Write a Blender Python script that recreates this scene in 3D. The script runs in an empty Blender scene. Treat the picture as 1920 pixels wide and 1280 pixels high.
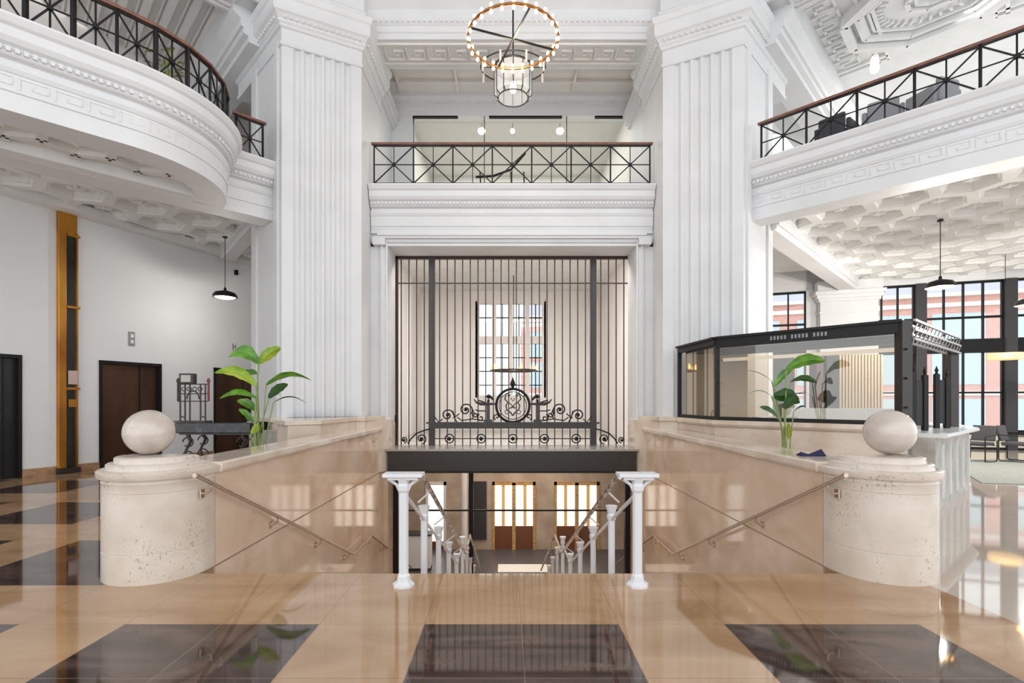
import bpy, math, random
from mathutils import Vector, Matrix
random.seed(7)
S = bpy.context.scene
C = S.collection
PI = math.pi

# ------------------------------------------------------------------ camera, light, exposure
F = 940.0; PX = 950.0; PY = 750.0; EYE = 1.6
cam_d = bpy.data.cameras.new('camera'); cam = bpy.data.objects.new('camera', cam_d); C.objects.link(cam)
cam_d.sensor_width = 36.0; cam_d.lens = F / 1920 * 36
cam_d.shift_x = (960 - PX) / 1920; cam_d.shift_y = (PY - 640) / 1920
cam_d.clip_end = 300; cam_d.clip_start = 0.05
cam.location = (0, 0, EYE); cam.rotation_euler = (PI / 2, 0, 0)
S.camera = cam
w = bpy.data.worlds.new('world'); S.world = w; w.use_nodes = True
wb = w.node_tree.nodes['Background']; wb.inputs[0].default_value = (0.93, 0.965, 1.0, 1); wb.inputs[1].default_value = 2.0
S.view_settings.view_transform = 'Standard'; S.view_settings.look = 'None'
S.view_settings.exposure = 0.0; S.view_settings.gamma = 1.0
S.view_settings.use_curve_mapping = False

def area_light(loc, sx, sy, power, col=(1, 0.97, 0.93), rot=(0, 0, 0)):
    l = bpy.data.lights.new('area_light', 'AREA'); l.shape = 'RECTANGLE'; l.size = sx; l.size_y = sy
    l.energy = power; l.color = col
    o = bpy.data.objects.new('area_light', l); o.location = loc; o.rotation_euler = rot; C.objects.link(o)
    return o
def point_light(loc, power, col=(1, 0.85, 0.65), r=0.08):
    l = bpy.data.lights.new('point_light', 'POINT'); l.energy = power; l.color = col; l.shadow_soft_size = r
    o = bpy.data.objects.new('point_light', l); o.location = loc; C.objects.link(o)
    return o
area_light((0.1, 13.1, 5.9), 5.6, 1.1, 420, (1, .95, .90))                       # added fill light at the vestibule ceiling behind the gate
area_light((0.1, 16.2, 0.04), 6, 5, 250, (1, 0.86, 0.70))         # fill added under the lower hall ceiling, no fixture known
area_light((0.4, 18, 10.95), 5, 5, 300)                            # extra fill added at the mezzanine room ceiling
area_light((12.5, 12.2, 10.1), 5, 5, 300)                           # unseen fill added in the upper right gallery
area_light((-11.5, 11.2, 10.1), 4, 4, 60)                          # weaker unseen fill added in the upper left gallery

# ------------------------------------------------------------------ helpers
CX = 0.12
def mx(x): return 2 * CX - x
def P(px, py, Y):
    return Vector(((px - PX) * Y / F, Y, EYE + (PY - py) * Y / F))

def tag(o, label=None, cat=None, group=None, kind=None):
    if label: o['label'] = label
    if cat: o['category'] = cat
    if group: o['group'] = group
    if kind: o['kind'] = kind
    return o
def empty(name, loc, rz=0, label=None, cat=None, group=None):
    o = bpy.data.objects.new(name, None); C.objects.link(o); o.location = loc; o.rotation_euler = (0, 0, rz)
    o.empty_display_size = 0.1
    o.matrix_world = Matrix.Translation(Vector(loc)) @ Matrix.Rotation(rz, 4, 'Z')
    return tag(o, label, cat, group)

class MB:
    def __init__(s, M=None): s.v = []; s.f = []; s.M = M
    def add(s, vs, fs):
        b = len(s.v)
        s.v += [tuple((s.M @ Vector(v)) if s.M else v) for v in vs]
        s.f += [tuple(b + i for i in f) for f in fs]
        return s
    def box(s, x0, x1, y0, y1, z0, z1):
        vs = [(x, y, z) for z in (z0, z1) for y in (y0, y1) for x in (x0, x1)]
        return s.add(vs, [(0, 2, 3, 1), (4, 5, 7, 6), (0, 1, 5, 4), (2, 6, 7, 3), (0, 4, 6, 2), (1, 3, 7, 5)])
    def bar(s, a, b, w, h=None, up=(0, 0, 1)):
        a = Vector(a); b = Vector(b); h = h or w; d = (b - a)
        if d.length < 1e-6: return s
        d.normalize(); u = Vector(up)
        if abs(d.dot(u)) > .98: u = Vector((0, 1, 0)) if abs(d.y) < .9 else Vector((1, 0, 0))
        r = d.cross(u).normalized(); u = r.cross(d).normalized()
        vs = []
        for p in (a, b):
            for i, j in ((-1, -1), (1, -1), (1, 1), (-1, 1)):
                vs.append(p + r * i * w / 2 + u * j * h / 2)
        return s.add(vs, [(3, 2, 1, 0), (4, 5, 6, 7), (0, 1, 5, 4), (1, 2, 6, 5), (2, 3, 7, 6), (3, 0, 4, 7)])
    def tube(s, pts, r, n=8, closed=False):
        pts = [Vector(p) for p in pts]; m = len(pts); vs = []; fs = []
        rr = r if hasattr(r, '__len__') else [r] * m
        prev = None
        for i, p in enumerate(pts):
            if closed: d = pts[(i + 1) % m] - pts[i - 1]
            else: d = pts[min(i + 1, m - 1)] - pts[max(i - 1, 0)]
            d.normalize()
            if prev is None:
                u = Vector((0, 0, 1)) if abs(d.z) < .9 else Vector((0, 1, 0))
                a = d.cross(u).normalized()
            else:
                a = (prev - d * prev.dot(d)).normalized()
            prev = a; b = d.cross(a)
            for k in range(n):
                t = 2 * PI * k / n
                vs.append(p + (a * math.cos(t) + b * math.sin(t)) * rr[i])
        for i in range(m if closed else m - 1):
            for k in range(n):
                j = (i + 1) % m
                fs.append((i * n + k, i * n + (k + 1) % n, j * n + (k + 1) % n, j * n + k))
        if not closed:
            fs.append(tuple(range(n))[::-1]); fs.append(tuple((m - 1) * n + k for k in range(n)))
        return s.add(vs, fs)
    def lathe(s, prof, c=(0, 0, 0), n=32):
        vs = []; fs = []; m = len(prof)
        for r, z in prof:
            for k in range(n):
                t = 2 * PI * k / n
                vs.append((c[0] + r * math.cos(t), c[1] + r * math.sin(t), c[2] + z))
        for i in range(m - 1):
            for k in range(n):
                fs.append((i * n + k, i * n + (k + 1) % n, (i + 1) * n + (k + 1) % n, (i + 1) * n + k))
        fs.append(tuple(range(n))[::-1]); fs.append(tuple((m - 1) * n + k for k in range(n)))
        return s.add(vs, fs)
    def prism(s, poly, z0, z1):
        n = len(poly)
        vs = [(x, y, z0) for x, y in poly] + [(x, y, z1) for x, y in poly]
        fs = [tuple(range(n))[::-1], tuple(range(n, 2 * n))]
        for i in range(n): fs.append((i, (i + 1) % n, n + (i + 1) % n, n + i))
        return s.add(vs, fs)
    def sweep(s, path, prof, closed=False, left=True):
        """profile of (outset, z) swept along a plan polyline; outset goes to the right of travel"""
        n = len(path); m = len(prof); vs = []; fs = []
        P2 = [Vector(p) for p in path]
        for i in range(n):
            if closed or 0 < i < n - 1:
                d0 = (P2[i] - P2[i - 1]).normalized(); d1 = (P2[(i + 1) % n] - P2[i]).normalized()
            elif i == 0: d0 = d1 = (P2[1] - P2[0]).normalized()
            else: d0 = d1 = (P2[i] - P2[i - 1]).normalized()
            n0 = Vector((d0.y, -d0.x)); n1 = Vector((d1.y, -d1.x)); nn = (n0 + n1)
            nn = nn / max(.3, (1 + n0.dot(n1)))
            for o, z in prof: vs.append((P2[i].x + nn.x * o, P2[i].y + nn.y * o, z))
        for i in range(n if closed else n - 1):
            j = (i + 1) % n
            for k in range(m):
                k2 = (k + 1) % m
                fs.append((i * m + k, i * m + k2, j * m + k2, j * m + k))
        if not closed:
            fs.append(tuple(range(m))[::-1]); fs.append(tuple((n - 1) * m + k for k in range(m)))
        return s.add(vs, fs)
    def build(s, name, mat, parent=None, smooth=False, bevel=0, label=None):
        me = bpy.data.meshes.new(name)
        if parent is not None:
            inv = parent.matrix_world.inverted()
            vs = [tuple(inv @ Vector(v)) for v in s.v]
        else: vs = [tuple(v) for v in s.v]
        me.from_pydata(vs, [], s.f); me.update()
        o = bpy.data.objects.new(name, me); C.objects.link(o)
        me.materials.append(mat)
        import bmesh
        bm = bmesh.new(); bm.from_mesh(me); bmesh.ops.recalc_face_normals(bm, faces=bm.faces); bm.to_mesh(me); bm.free()
        if smooth:
            for p in me.polygons: p.use_smooth = True
            try: me.set_sharp_from_angle(angle=math.radians(38))
            except Exception: pass
        if parent is not None: o.parent = parent
        if bevel:
            b = o.modifiers.new('bevel', 'BEVEL'); b.width = bevel; b.segments = 2; b.limit_method = 'ANGLE'
        if label: o['label'] = label
        return o
    def struct(s, name, mat, label, cat='wall', smooth=False, bevel=0):
        o = s.build(name, mat, None, smooth, bevel); return tag(o, label, cat, None, 'structure')

def copy_tree(o, parent=None):
    c = o.copy(); C.objects.link(c); c.parent = parent
    for ch in list(o.children):
        copy_tree(ch, c)
    return c

# ------------------------------------------------------------------ materials
def mat(name, col, rough=.5, metal=0, **kw):
    m = bpy.data.materials.new(name); m.use_nodes = True
    b = m.node_tree.nodes['Principled BSDF']
    b.inputs['Base Color'].default_value = (*col, 1); b.inputs['Roughness'].default_value = rough
    b.inputs['Metallic'].default_value = metal
    if 'emit' in kw:
        b.inputs['Emission Color'].default_value = (*kw['emit'], 1); b.inputs['Emission Strength'].default_value = kw['es']
    if 'coat' in kw: b.inputs['Coat Weight'].default_value = kw['coat']; b.inputs['Coat Roughness'].default_value = .05
    if 'spec' in kw: b.inputs['Specular IOR Level'].default_value = kw['spec']
    return m
def nd(m, t, **kw):
    n = m.node_tree.nodes.new(t)
    for k, v in kw.items(): setattr(n, k, v)
    return n
def lk(m, a, b): m.node_tree.links.new(a, b)
def noisy(m, c0, c1, scale=3, detail=6, distort=0, vec_scale=(1, 1, 1), lo=.35, hi=.65, bump=0, rough=None):
    b = m.node_tree.nodes['Principled BSDF']
    tc = nd(m, 'ShaderNodeTexCoord'); mp = nd(m, 'ShaderNodeMapping'); mp.inputs['Scale'].default_value = vec_scale
    n = nd(m, 'ShaderNodeTexNoise'); n.inputs['Scale'].default_value = scale; n.inputs['Detail'].default_value = detail
    n.inputs['Distortion'].default_value = distort
    cr = nd(m, 'ShaderNodeValToRGB'); cr.color_ramp.elements[0].position = lo; cr.color_ramp.elements[1].position = hi
    cr.color_ramp.elements[0].color = (*c0, 1); cr.color_ramp.elements[1].color = (*c1, 1)
    lk(m, tc.outputs['Object'], mp.inputs[0]); lk(m, mp.outputs[0], n.inputs['Vector']); lk(m, n.outputs['Fac'], cr.inputs[0])
    lk(m, cr.outputs[0], b.inputs['Base Color'])
    if bump:
        bp = nd(m, 'ShaderNodeBump'); bp.inputs['Strength'].default_value = bump; bp.inputs['Distance'].default_value = .01
        lk(m, n.outputs['Fac'], bp.inputs['Height']); lk(m, bp.outputs[0], b.inputs['Normal'])
    return cr
WHITE = mat('white_plaster', (.80, .80, .80), .55); noisy(WHITE, (.70, .70, .705), (.745, .745, .75), 1.2)
WALLW = mat('white_wall_paint', (.8, .805, .81), .6); noisy(WALLW, (.79, .795, .80), (.82, .825, .83), .5)
CEILW = mat('ceiling_plaster', (.78, .78, .765), .7); noisy(CEILW, (.75, .75, .735), (.80, .80, .79), 2)
WARMW = mat('warm_white_plaster', (.78, .74, .71), .6); noisy(WARMW, (.76, .72, .69), (.81, .775, .745), .8)
# stair marble: pale pink-beige, polished
MARB = mat('stair_marble', (.66, .52, .41), .06, spec=.55)
noisy(MARB, (.62, .445, .315), (.75, .60, .475), 1.5, 12, .7, (1, .9, 1.3), .3, .7)
# newel marble: paler, speckled, joints
NEWEL = mat('newel_marble', (.7, .62, .54), .16)
cr = noisy(NEWEL, (.57, .48, .40), (.69, .61, .53), 3, 8, .3, (1, 1, 1), .3, .7)
def speckle(m, cr, scale=38, th=.66, amt=.45):
    b = m.node_tree.nodes['Principled BSDF']
    tc = nd(m, 'ShaderNodeTexCoord'); n = nd(m, 'ShaderNodeTexNoise'); n.inputs['Scale'].default_value = scale; n.inputs['Detail'].default_value = 2
    n2 = nd(m, 'ShaderNodeTexNoise'); n2.inputs['Scale'].default_value = 2.2
    r = nd(m, 'ShaderNodeValToRGB'); r.color_ramp.elements[0].position = th; r.color_ramp.elements[1].position = th + .05
    r2 = nd(m, 'ShaderNodeValToRGB'); r2.color_ramp.elements[0].position = .46; r2.color_ramp.elements[1].position = .62
    mu = nd(m, 'ShaderNodeMath', operation='MULTIPLY'); mu2 = nd(m, 'ShaderNodeMath', operation='MULTIPLY'); mu2.inputs[1].default_value = amt
    mixn = nd(m, 'ShaderNodeMix', data_type='RGBA'); mixn.inputs['B'].default_value = (.33, .27, .22, 1)
    lk(m, tc.outputs['Object'], n.inputs['Vector']); lk(m, tc.outputs['Object'], n2.inputs['Vector'])
    lk(m, n.outputs['Fac'], r.inputs[0]); lk(m, n2.outputs['Fac'], r2.inputs[0])
    lk(m, r.outputs[0], mu.inputs[0]); lk(m, r2.outputs[0], mu.inputs[1]); lk(m, mu.outputs[0], mu2.inputs[0])
    lk(m, mu2.outputs[0], mixn.inputs['Factor']); lk(m, cr.outputs[0], mixn.inputs['A']); lk(m, mixn.outputs['Result'], b.inputs['Base Color'])
speckle(NEWEL, cr, 38, .6, .7)
BALL = mat('ball_marble', (.7, .62, .55), .07, coat=.6); noisy(BALL, (.50, .425, .37), (.62, .545, .485), 4, 8, .4)
COPE = mat('coping_marble', (.68, .56, .45), .1); noisy(COPE, (.62, .50, .40), (.74, .64, .54), 2, 8, .5)
BRWNM = mat('brown_marble', (.35, .2, .11), .15); noisy(BRWNM, (.28, .15, .08), (.48, .30, .17), 5, 8, .8)
IRON = mat('black_iron', (.012, .011, .011), .42, .1, spec=.3)
BRONZE = mat('dark_bronze', (.052, .043, .04), .36, .5)
BRONZEG = mat('grey_bronze', (.055, .05, .048), .35, .5)
WOOD = mat('red_brown_handrail_wood', (.17, .05, .025), .25, coat=.3); noisy(WOOD, (.12, .035, .018), (.24, .075, .035), 6, 6, .3, (1, 1, 8))
BRASS = mat('aged_brass', (.62, .30, .06), .3, .85); noisy(BRASS, (.40, .14, .025), (.80, .40, .07), .9, 3, 0, (1, 1, .6))
STEELW = mat('white_painted_steel', (.70, .70, .72), .3, 0)
STEEL = mat('brushed_steel_rail', (.60, .50, .42), .22, .9)
BLACKG = mat('black_glass', (.012, .014, .012), .12, 0, coat=.5)
DOORM = mat('bronze_door', (.09, .045, .03), .28, .55); noisy(DOORM, (.06, .032, .022), (.13, .065, .04), 1.2, 4, 0, (1, 1, .3))
DOORK = mat('charcoal_door', (.028, .028, .03), .3, .4)
BLKMAR = mat('black_marble', (.02, .022, .022), .08); noisy(BLKMAR, (.012, .014, .014), (.07, .08, .075), 9, 8, 1.0, (1, 1, 1), .5, .75)
LEAF = mat('leaf_green', (.07, .22, .012), .3); noisy(LEAF, (.045, .16, .01), (.14, .33, .02), 6)
LEAFD = mat('dark_leaf_green', (.02, .07, .012), .3); noisy(LEAFD, (.012, .05, .008), (.035, .11, .02), 6)
LEAFY = mat('yellow_green_leaf', (.26, .38, .03), .3); noisy(LEAFY, (.16, .30, .02), (.42, .50, .05), 5)
STEMM = mat('pale_green_stem', (.22, .30, .10), .45)
POT = mat('grey_pot', (.25, .24, .23), .6)
SOIL = mat('soil', (.05, .03, .02), .9)
WHITEC = mat('white_counter', (.74, .76, .75), .2)
BLKF = mat('black_window_frame', (.01, .01, .011), .5, spec=.2)
GREYP = mat('grey_post', (.045, .045, .047), .5, spec=.3)
CHGREY = mat('grey_upholstery', (.06, .06, .068), .8)
LGREY = mat('light_grey_upholstery', (.33, .33, .35), .8)
RUG = mat('grey_green_rug', (.36, .38, .35), .95); noisy(RUG, (.24, .26, .24), (.31, .335, .31), 25)
TAN = mat('tan_slats', (.45, .36, .24), .6)
DARKP = mat('dark_panel', (.035, .035, .04), .35)
LOWF = mat('grey_lower_floor', (.10, .095, .105), .35)
LOWW = mat('lower_hall_wall', (.42, .33, .26), .5); noisy(LOWW, (.37, .29, .23), (.50, .41, .33), 1.5)
OAK = mat('oak_frame', (.50, .30, .10), .4); noisy(OAK, (.40, .22, .07), (.60, .38, .14), 6, 4, 0, (1, 1, 4))
MAHOG = mat('mahogany_panel', (.16, .06, .03), .35)
BULB = mat('warm_bulb', (1, .9, .7), .3, emit=(1, .70, .30), es=2.6)
BULBW = mat('white_bulb', (1, 1, 1), .3, emit=(1, .96, .88), es=8)
BULBA = mat('amber_bulb', (1, .6, .2), .3, emit=(1, .45, .08), es=5)
DAYP = mat('lit_pane', (1, 1, 1), .3, emit=(1, .98, .94), es=1.05)  # emission put in for daylight behind the lower hall doors
GOLDIN = mat('gold_inner', (.75, .42, .10), .3, .8, emit=(1, .6, .2), es=.5)
CREAM = mat('cream_plaster', (.62, .58, .46), .6)
NAVY = mat('navy_fabric', (.01, .012, .06), .7)
PAPER = mat('paper', (.85, .85, .85), .6)
GREYS = mat('grey_stone', (.42, .40, .37), .3); noisy(GREYS, (.34, .32, .29), (.50, .47, .43), 4)

def glass_mat(name, tint=(1, 1, 1), refl=.12):
    m = bpy.data.materials.new(name); m.use_nodes = True; nt = m.node_tree; nt.nodes.clear()
    o = nd(m, 'ShaderNodeOutputMaterial'); mixs = nd(m, 'ShaderNodeMixShader'); t = nd(m, 'ShaderNodeBsdfTransparent'); g = nd(m, 'ShaderNodeBsdfGlossy')
    t.inputs[0].default_value = (*tint, 1); g.inputs['Roughness'].default_value = .01
    lw = nd(m, 'ShaderNodeLayerWeight'); lw.inputs['Blend'].default_value = .25
    mm = nd(m, 'ShaderNodeMath', operation='MULTIPLY_ADD'); mm.inputs[1].default_value = .5; mm.inputs[2].default_value = refl
    lk(m, lw.outputs['Facing'], mm.inputs[0])
    lk(m, mm.outputs[0], mixs.inputs[0]); lk(m, t.outputs[0], mixs.inputs[1]); lk(m, g.outputs[0], mixs.inputs[2]); lk(m, mixs.outputs[0], o.inputs[0])
    return m
GLASS = glass_mat('clear_glass', (.98, 1, .99), .04)
GLASSB = glass_mat('booth_glass', (.92, .90, .86), .08)

def floor_material():
    m = bpy.data.materials.new('checker_marble_floor'); m.use_nodes = True; b = m.node_tree.nodes['Principled BSDF']
    geo = nd(m, 'ShaderNodeNewGeometry'); sep = nd(m, 'ShaderNodeSeparateXYZ'); lk(m, geo.outputs['Position'], sep.inputs[0])
    def M(op, a, b2=None, c=None):
        n = nd(m, 'ShaderNodeMath', operation=op)
        for i, x in enumerate((a, b2, c)):
            if x is None: continue
            if isinstance(x, (int, float)): n.inputs[i].default_value = x
            else: lk(m, x, n.inputs[i])
        return n.outputs[0]
    X = sep.outputs[0]; Y = sep.outputs[1]
    per = 2.14; dk = 1.39
    ux = M('FLOORED_MODULO', M('ADD', X, 2.73), per); uy = M('FLOORED_MODULO', M('SUBTRACT', Y, 2.19), per)
    dark = M('MULTIPLY', M('LESS_THAN', ux, dk), M('LESS_THAN', uy, dk))
    # beige border around the stairwell
    inx = M('MULTIPLY', M('GREATER_THAN', X, -3.49), M('LESS_THAN', X, 3.7)); iny = M('MULTIPLY', M('GREATER_THAN', Y, 3.6), M('LESS_THAN', Y, 13))
    dark = M('MULTIPLY', dark, M('SUBTRACT', 1, M('MULTIPLY', inx, iny)))
    pale = M('GREATER_THAN', X, 3.66); dark = M('MULTIPLY', dark, M('SUBTRACT', 1, pale))  # plain pale area stands in for bright window reflections on the floor
    # joints: edges of the bands and centre lines of the dark squares
    def line(u, at, wd=.006): return M('LESS_THAN', M('ABSOLUTE', M('SUBTRACT', u, at)), wd / 2)
    jt = M('MAXIMUM', M('MAXIMUM', line(ux, .695), line(uy, .695)), M('MAXIMUM', M('MAXIMUM', line(ux, dk + .003), line(uy, dk + .003)), M('MAXIMUM', line(ux, .003), line(uy, .003))))
    def ramp(scale, c0, c1, vs=(1, 1, 1), dist=.8, lo=.3, hi=.72):
        mp = nd(m, 'ShaderNodeMapping'); mp.inputs['Scale'].default_value = vs; mp.inputs['Rotation'].default_value = (0, 0, .6)
        n = nd(m, 'ShaderNodeTexNoise'); n.inputs['Scale'].default_value = scale; n.inputs['Detail'].default_value = 8; n.inputs['Distortion'].default_value = dist
        r = nd(m, 'ShaderNodeValToRGB'); r.color_ramp.elements[0].position = lo; r.color_ramp.elements[1].position = hi
        r.color_ramp.elements[0].color = (*c0, 1); r.color_ramp.elements[1].color = (*c1, 1)
        lk(m, geo.outputs['Position'], mp.inputs[0]); lk(m, mp.outputs[0], n.inputs['Vector']); lk(m, n.outputs['Fac'], r.inputs[0])
        return r.outputs[0]
    bg = ramp(.9, (.34, .195, .095), (.50, .325, .19), (1, 2.5, 1))
    dg = ramp(1.6, (.028, .016, .012), (.125, .078, .066), (1, 3.5, 1), 1.2, .3, .8)
    mx1 = nd(m, 'ShaderNodeMix', data_type='RGBA'); lk(m, dark, mx1.inputs['Factor']); lk(m, bg, mx1.inputs['A']); lk(m, dg, mx1.inputs['B'])
    jcol = nd(m, 'ShaderNodeMix', data_type='RGBA'); lk(m, dark, jcol.inputs['Factor']); jcol.inputs['A'].default_value = (.27, .17, .10, 1); jcol.inputs['B'].default_value = (.17, .13, .11, 1)
    mx2 = nd(m, 'ShaderNodeMix', data_type='RGBA'); lk(m, jt, mx2.inputs['Factor']); lk(m, mx1.outputs['Result'], mx2.inputs['A']); lk(m, jcol.outputs['Result'], mx2.inputs['B'])
    mx3 = nd(m, 'ShaderNodeMix', data_type='RGBA'); mx3.inputs['B'].default_value = (.62, .56, .50, 1); lk(m, M('MULTIPLY', pale, .75), mx3.inputs['Factor']); lk(m, mx2.outputs['Result'], mx3.inputs['A'])  # reflected window brightness mixed into the floor colour
    lk(m, mx3.outputs['Result'], b.inputs['Base Color'])
    b.inputs['Roughness'].default_value = .045; b.inputs['IOR'].default_value = 1.82
    return m
FLOORM = floor_material()

def brick_material():
    m = mat('red_brick', (.5, .2, .15), .8); b = m.node_tree.nodes['Principled BSDF']
    tc = nd(m, 'ShaderNodeTexCoord'); mp = nd(m, 'ShaderNodeMapping'); mp.inputs['Rotation'].default_value = (PI / 2, 0, 0)
    br = nd(m, 'ShaderNodeTexBrick'); br.inputs['Scale'].default_value = 3
    br.inputs['Color1'].default_value = (.66, .28, .23, 1); br.inputs['Color2'].default_value = (.74, .36, .30, 1); br.inputs['Mortar'].default_value = (.6, .5, .45, 1)  # reds lightened in place of outdoor sun and haze
    lk(m, tc.outputs['Object'], mp.inputs[0]); lk(m, mp.outputs[0], br.inputs[0]); lk(m, br.outputs['Color'], b.inputs['Base Color'])
    return m
BRICK = brick_material()

# ------------------------------------------------------------------ key plan numbers
SX0, SX1 = -2.83, mx(-2.83)         # stairwell side walls (inner faces)
SY0 = 4.63                          # first riser
GY = 11.5                           # gate wall plane
HF = 6.43                           # gallery floor level
# right-hand pier corners
P1 = (3.35, 10.75); PC = (4.75, 10.05)
def side(pts, s): return [(x, y) if s > 0 else (mx(x), y) for x, y in pts]

# ------------------------------------------------------------------ floor
fl = MB()
fl.box(-16, SX0 - .02, -4, 20, -.3, 0); fl.box(SX1 + .02, 24, -4, 20, -.3, 0); fl.box(SX0 - .02, SX1 + .02, -4, SY0, -.3, 0)
fl.struct('floor', FLOORM, 'polished beige and black chequered marble floor', 'floor')

# stair flights, landing
st = MB()
R1, T1 = 2.05 / 12, .36
for i in range(12):
    y0 = SY0 + i * T1
    st.box(SX0, SX1, y0, y0 + T1 + (1.25 if i == 11 else 0.02), -(i + 1) * R1 - .5, -(i + 1) * R1)
LZ = -2.05; LY1 = SY0 + 12 * T1 + 1.25
R2 = 2.15 / 12
for i in range(12):
    y0 = LY1 + i * T1
    st.box(SX0, SX1, y0, y0 + T1 + .02, LZ - (i + 1) * R2 - .5, LZ - (i + 1) * R2)
st.struct('stairs', COPE, 'marble stairs leading down between the two rounded newels', 'stairs')

# ------------------------------------------------------------------ stairwell walls with coping, newels, balls
def stair_wall(s):
    x0, x1 = (SX0 - .42, SX0) if s < 0 else (SX1, SX1 + .42)
    b = MB(); b.box(x0, x1, 4.87, GY, -4.2, .9)
    side_w = 'left' if s < 0 else 'right'
    o = b.struct('wall_' + side_w + '_stair', MARB, 'polished beige marble side wall of the stairwell on the %s' % side_w)
    j = MB(); xf = SX0 + .003 if s < 0 else SX1 - .003
    j.box(min(xf, xf - s * .0), xf + .004, SY0, GY, -.012, .0)     # joint at floor level
    jo = j.build('joint_line', mat('joint_dark', (.30, .20, .14), .6), o)
    c = MB(); prof = [(-.46, .9), (.04, .9), (.055, .93), (.055, .985), (.03, 1.0), (-.46, 1.0)]
    xin = SX0 if s < 0 else SX1
    path = [(xin, 4.89), (xin, GY)] if s < 0 else [(xin, GY), (xin, 4.89)]
    c.sweep(path, prof)
    c.struct('trim_coping', COPE, 'marble coping along the top of the %s stairwell wall' % side_w, 'coping', bevel=.006)
    # newel
    nx = SX0 - .447 if s < 0 else SX1 + .447; ny = 4.75
    nb = empty('stone_newel', (nx, ny, 0), 0, 'round marble newel carrying a stone ball at the %s of the stair head' % side_w, 'newel')
    def newel_sweep(prof):
        out = [(nx + .447 * math.cos(t), ny + .447 * math.sin(t)) for t in [PI + PI * k / 40 for k in range(41)]] + [(nx + .447, 4.86), (nx - .447, 4.86)]
        mm = MB(); mm.sweep(out, [(r - .447, z) for r, z in prof] + [(-.40, prof[-1][1]), (-.40, prof[0][1])], closed=True)
        return mm
    m = newel_sweep([(.447, 0), (.447, .255), (.443, .26), (.447, .265), (.447, .78), (.442, .785), (.447, .79), (.447, .86), (.452, .87), (.447, .88), (.447, .90)])
    m.build('shaft', NEWEL, nb, True)
    m = newel_sweep([(.447, .90), (.475, .905), (.485, .925), (.485, .965), (.47, .975), (.42, .978), (.415, .985), (.415, 1.02), (.40, 1.03), (.36, 1.033), (.355, 1.04), (.355, 1.075), (.34, 1.085)])
    m.prism([(nx + .30 * math.cos(t), ny + .30 * math.sin(t)) for t in [PI + PI * k / 24 for k in range(25)]] + [(nx + .30, 4.80), (nx - .30, 4.80)], .92, 1.086)
    m.build('stepped_cap', NEWEL, nb, True)
    bx = nx + s * .11
    m = MB(); n = 40; m.lathe([(max(.004, .21 * math.sin(PI * k / n)), 1.297 - .21 * math.cos(PI * k / n)) for k in range(n + 1)], (bx, ny, 0), 64)
    o = m.build('stone_ball', BALL, None, True)
    tag(o, 'polished marble ball resting on the %s newel' % side_w, 'stone ball', 'stone balls on the newels')
for s in (-1, 1): stair_wall(s)

# ------------------------------------------------------------------ wall handrails in the stairwell
def wall_rail(s):
    off = .09
    X = (SX0 + off) if s < 0 else (SX1 - off); XW = SX0 if s < 0 else SX1
    sd = 'left' if s < 0 else 'right'
    e = empty('wall_handrail', (X, 4.4, 0), 0, 'metal handrail fixed along the %s marble stair wall' % sd, 'handrail', None)
    pts = [(4.42, .94), (8.95, -1.15), (10.15, -1.13), (14.4, -3.2)]
    m = MB(); P3 = [Vector((X, y, z)) for y, z in pts]
    m.tube([P3[0] + Vector((-s * -.0, -.02, .0))] + P3, .021, 10)
    m.build('rail', STEEL, e, True)
    for y in (4.65, 6.0, 7.4, 8.7, 10.3, 11.2):
        for (a, b2) in zip(pts, pts[1:]):
            if a[0] <= y <= b2[0]:
                z = a[1] + (b2[1] - a[1]) * (y - a[0]) / (b2[0] - a[0])
        k = MB(); k.tube([(X, y, z - .02), (X, y, z - .07), ((X + XW) / 2, y, z - .10), (XW, y, z - .10)], .011, 8)
        k.lathe([(.03, 0), (.03, .012), (.012, .02)], (0, 0, 0), 12) if False else None
        k.box(min(XW, XW - s * .012), max(XW, XW - s * .012), y - .03, y + .03, z - .14, z - .06)
        k.build('bracket', STEEL, e, True)
for s in (-1, 1): wall_rail(s)

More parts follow.
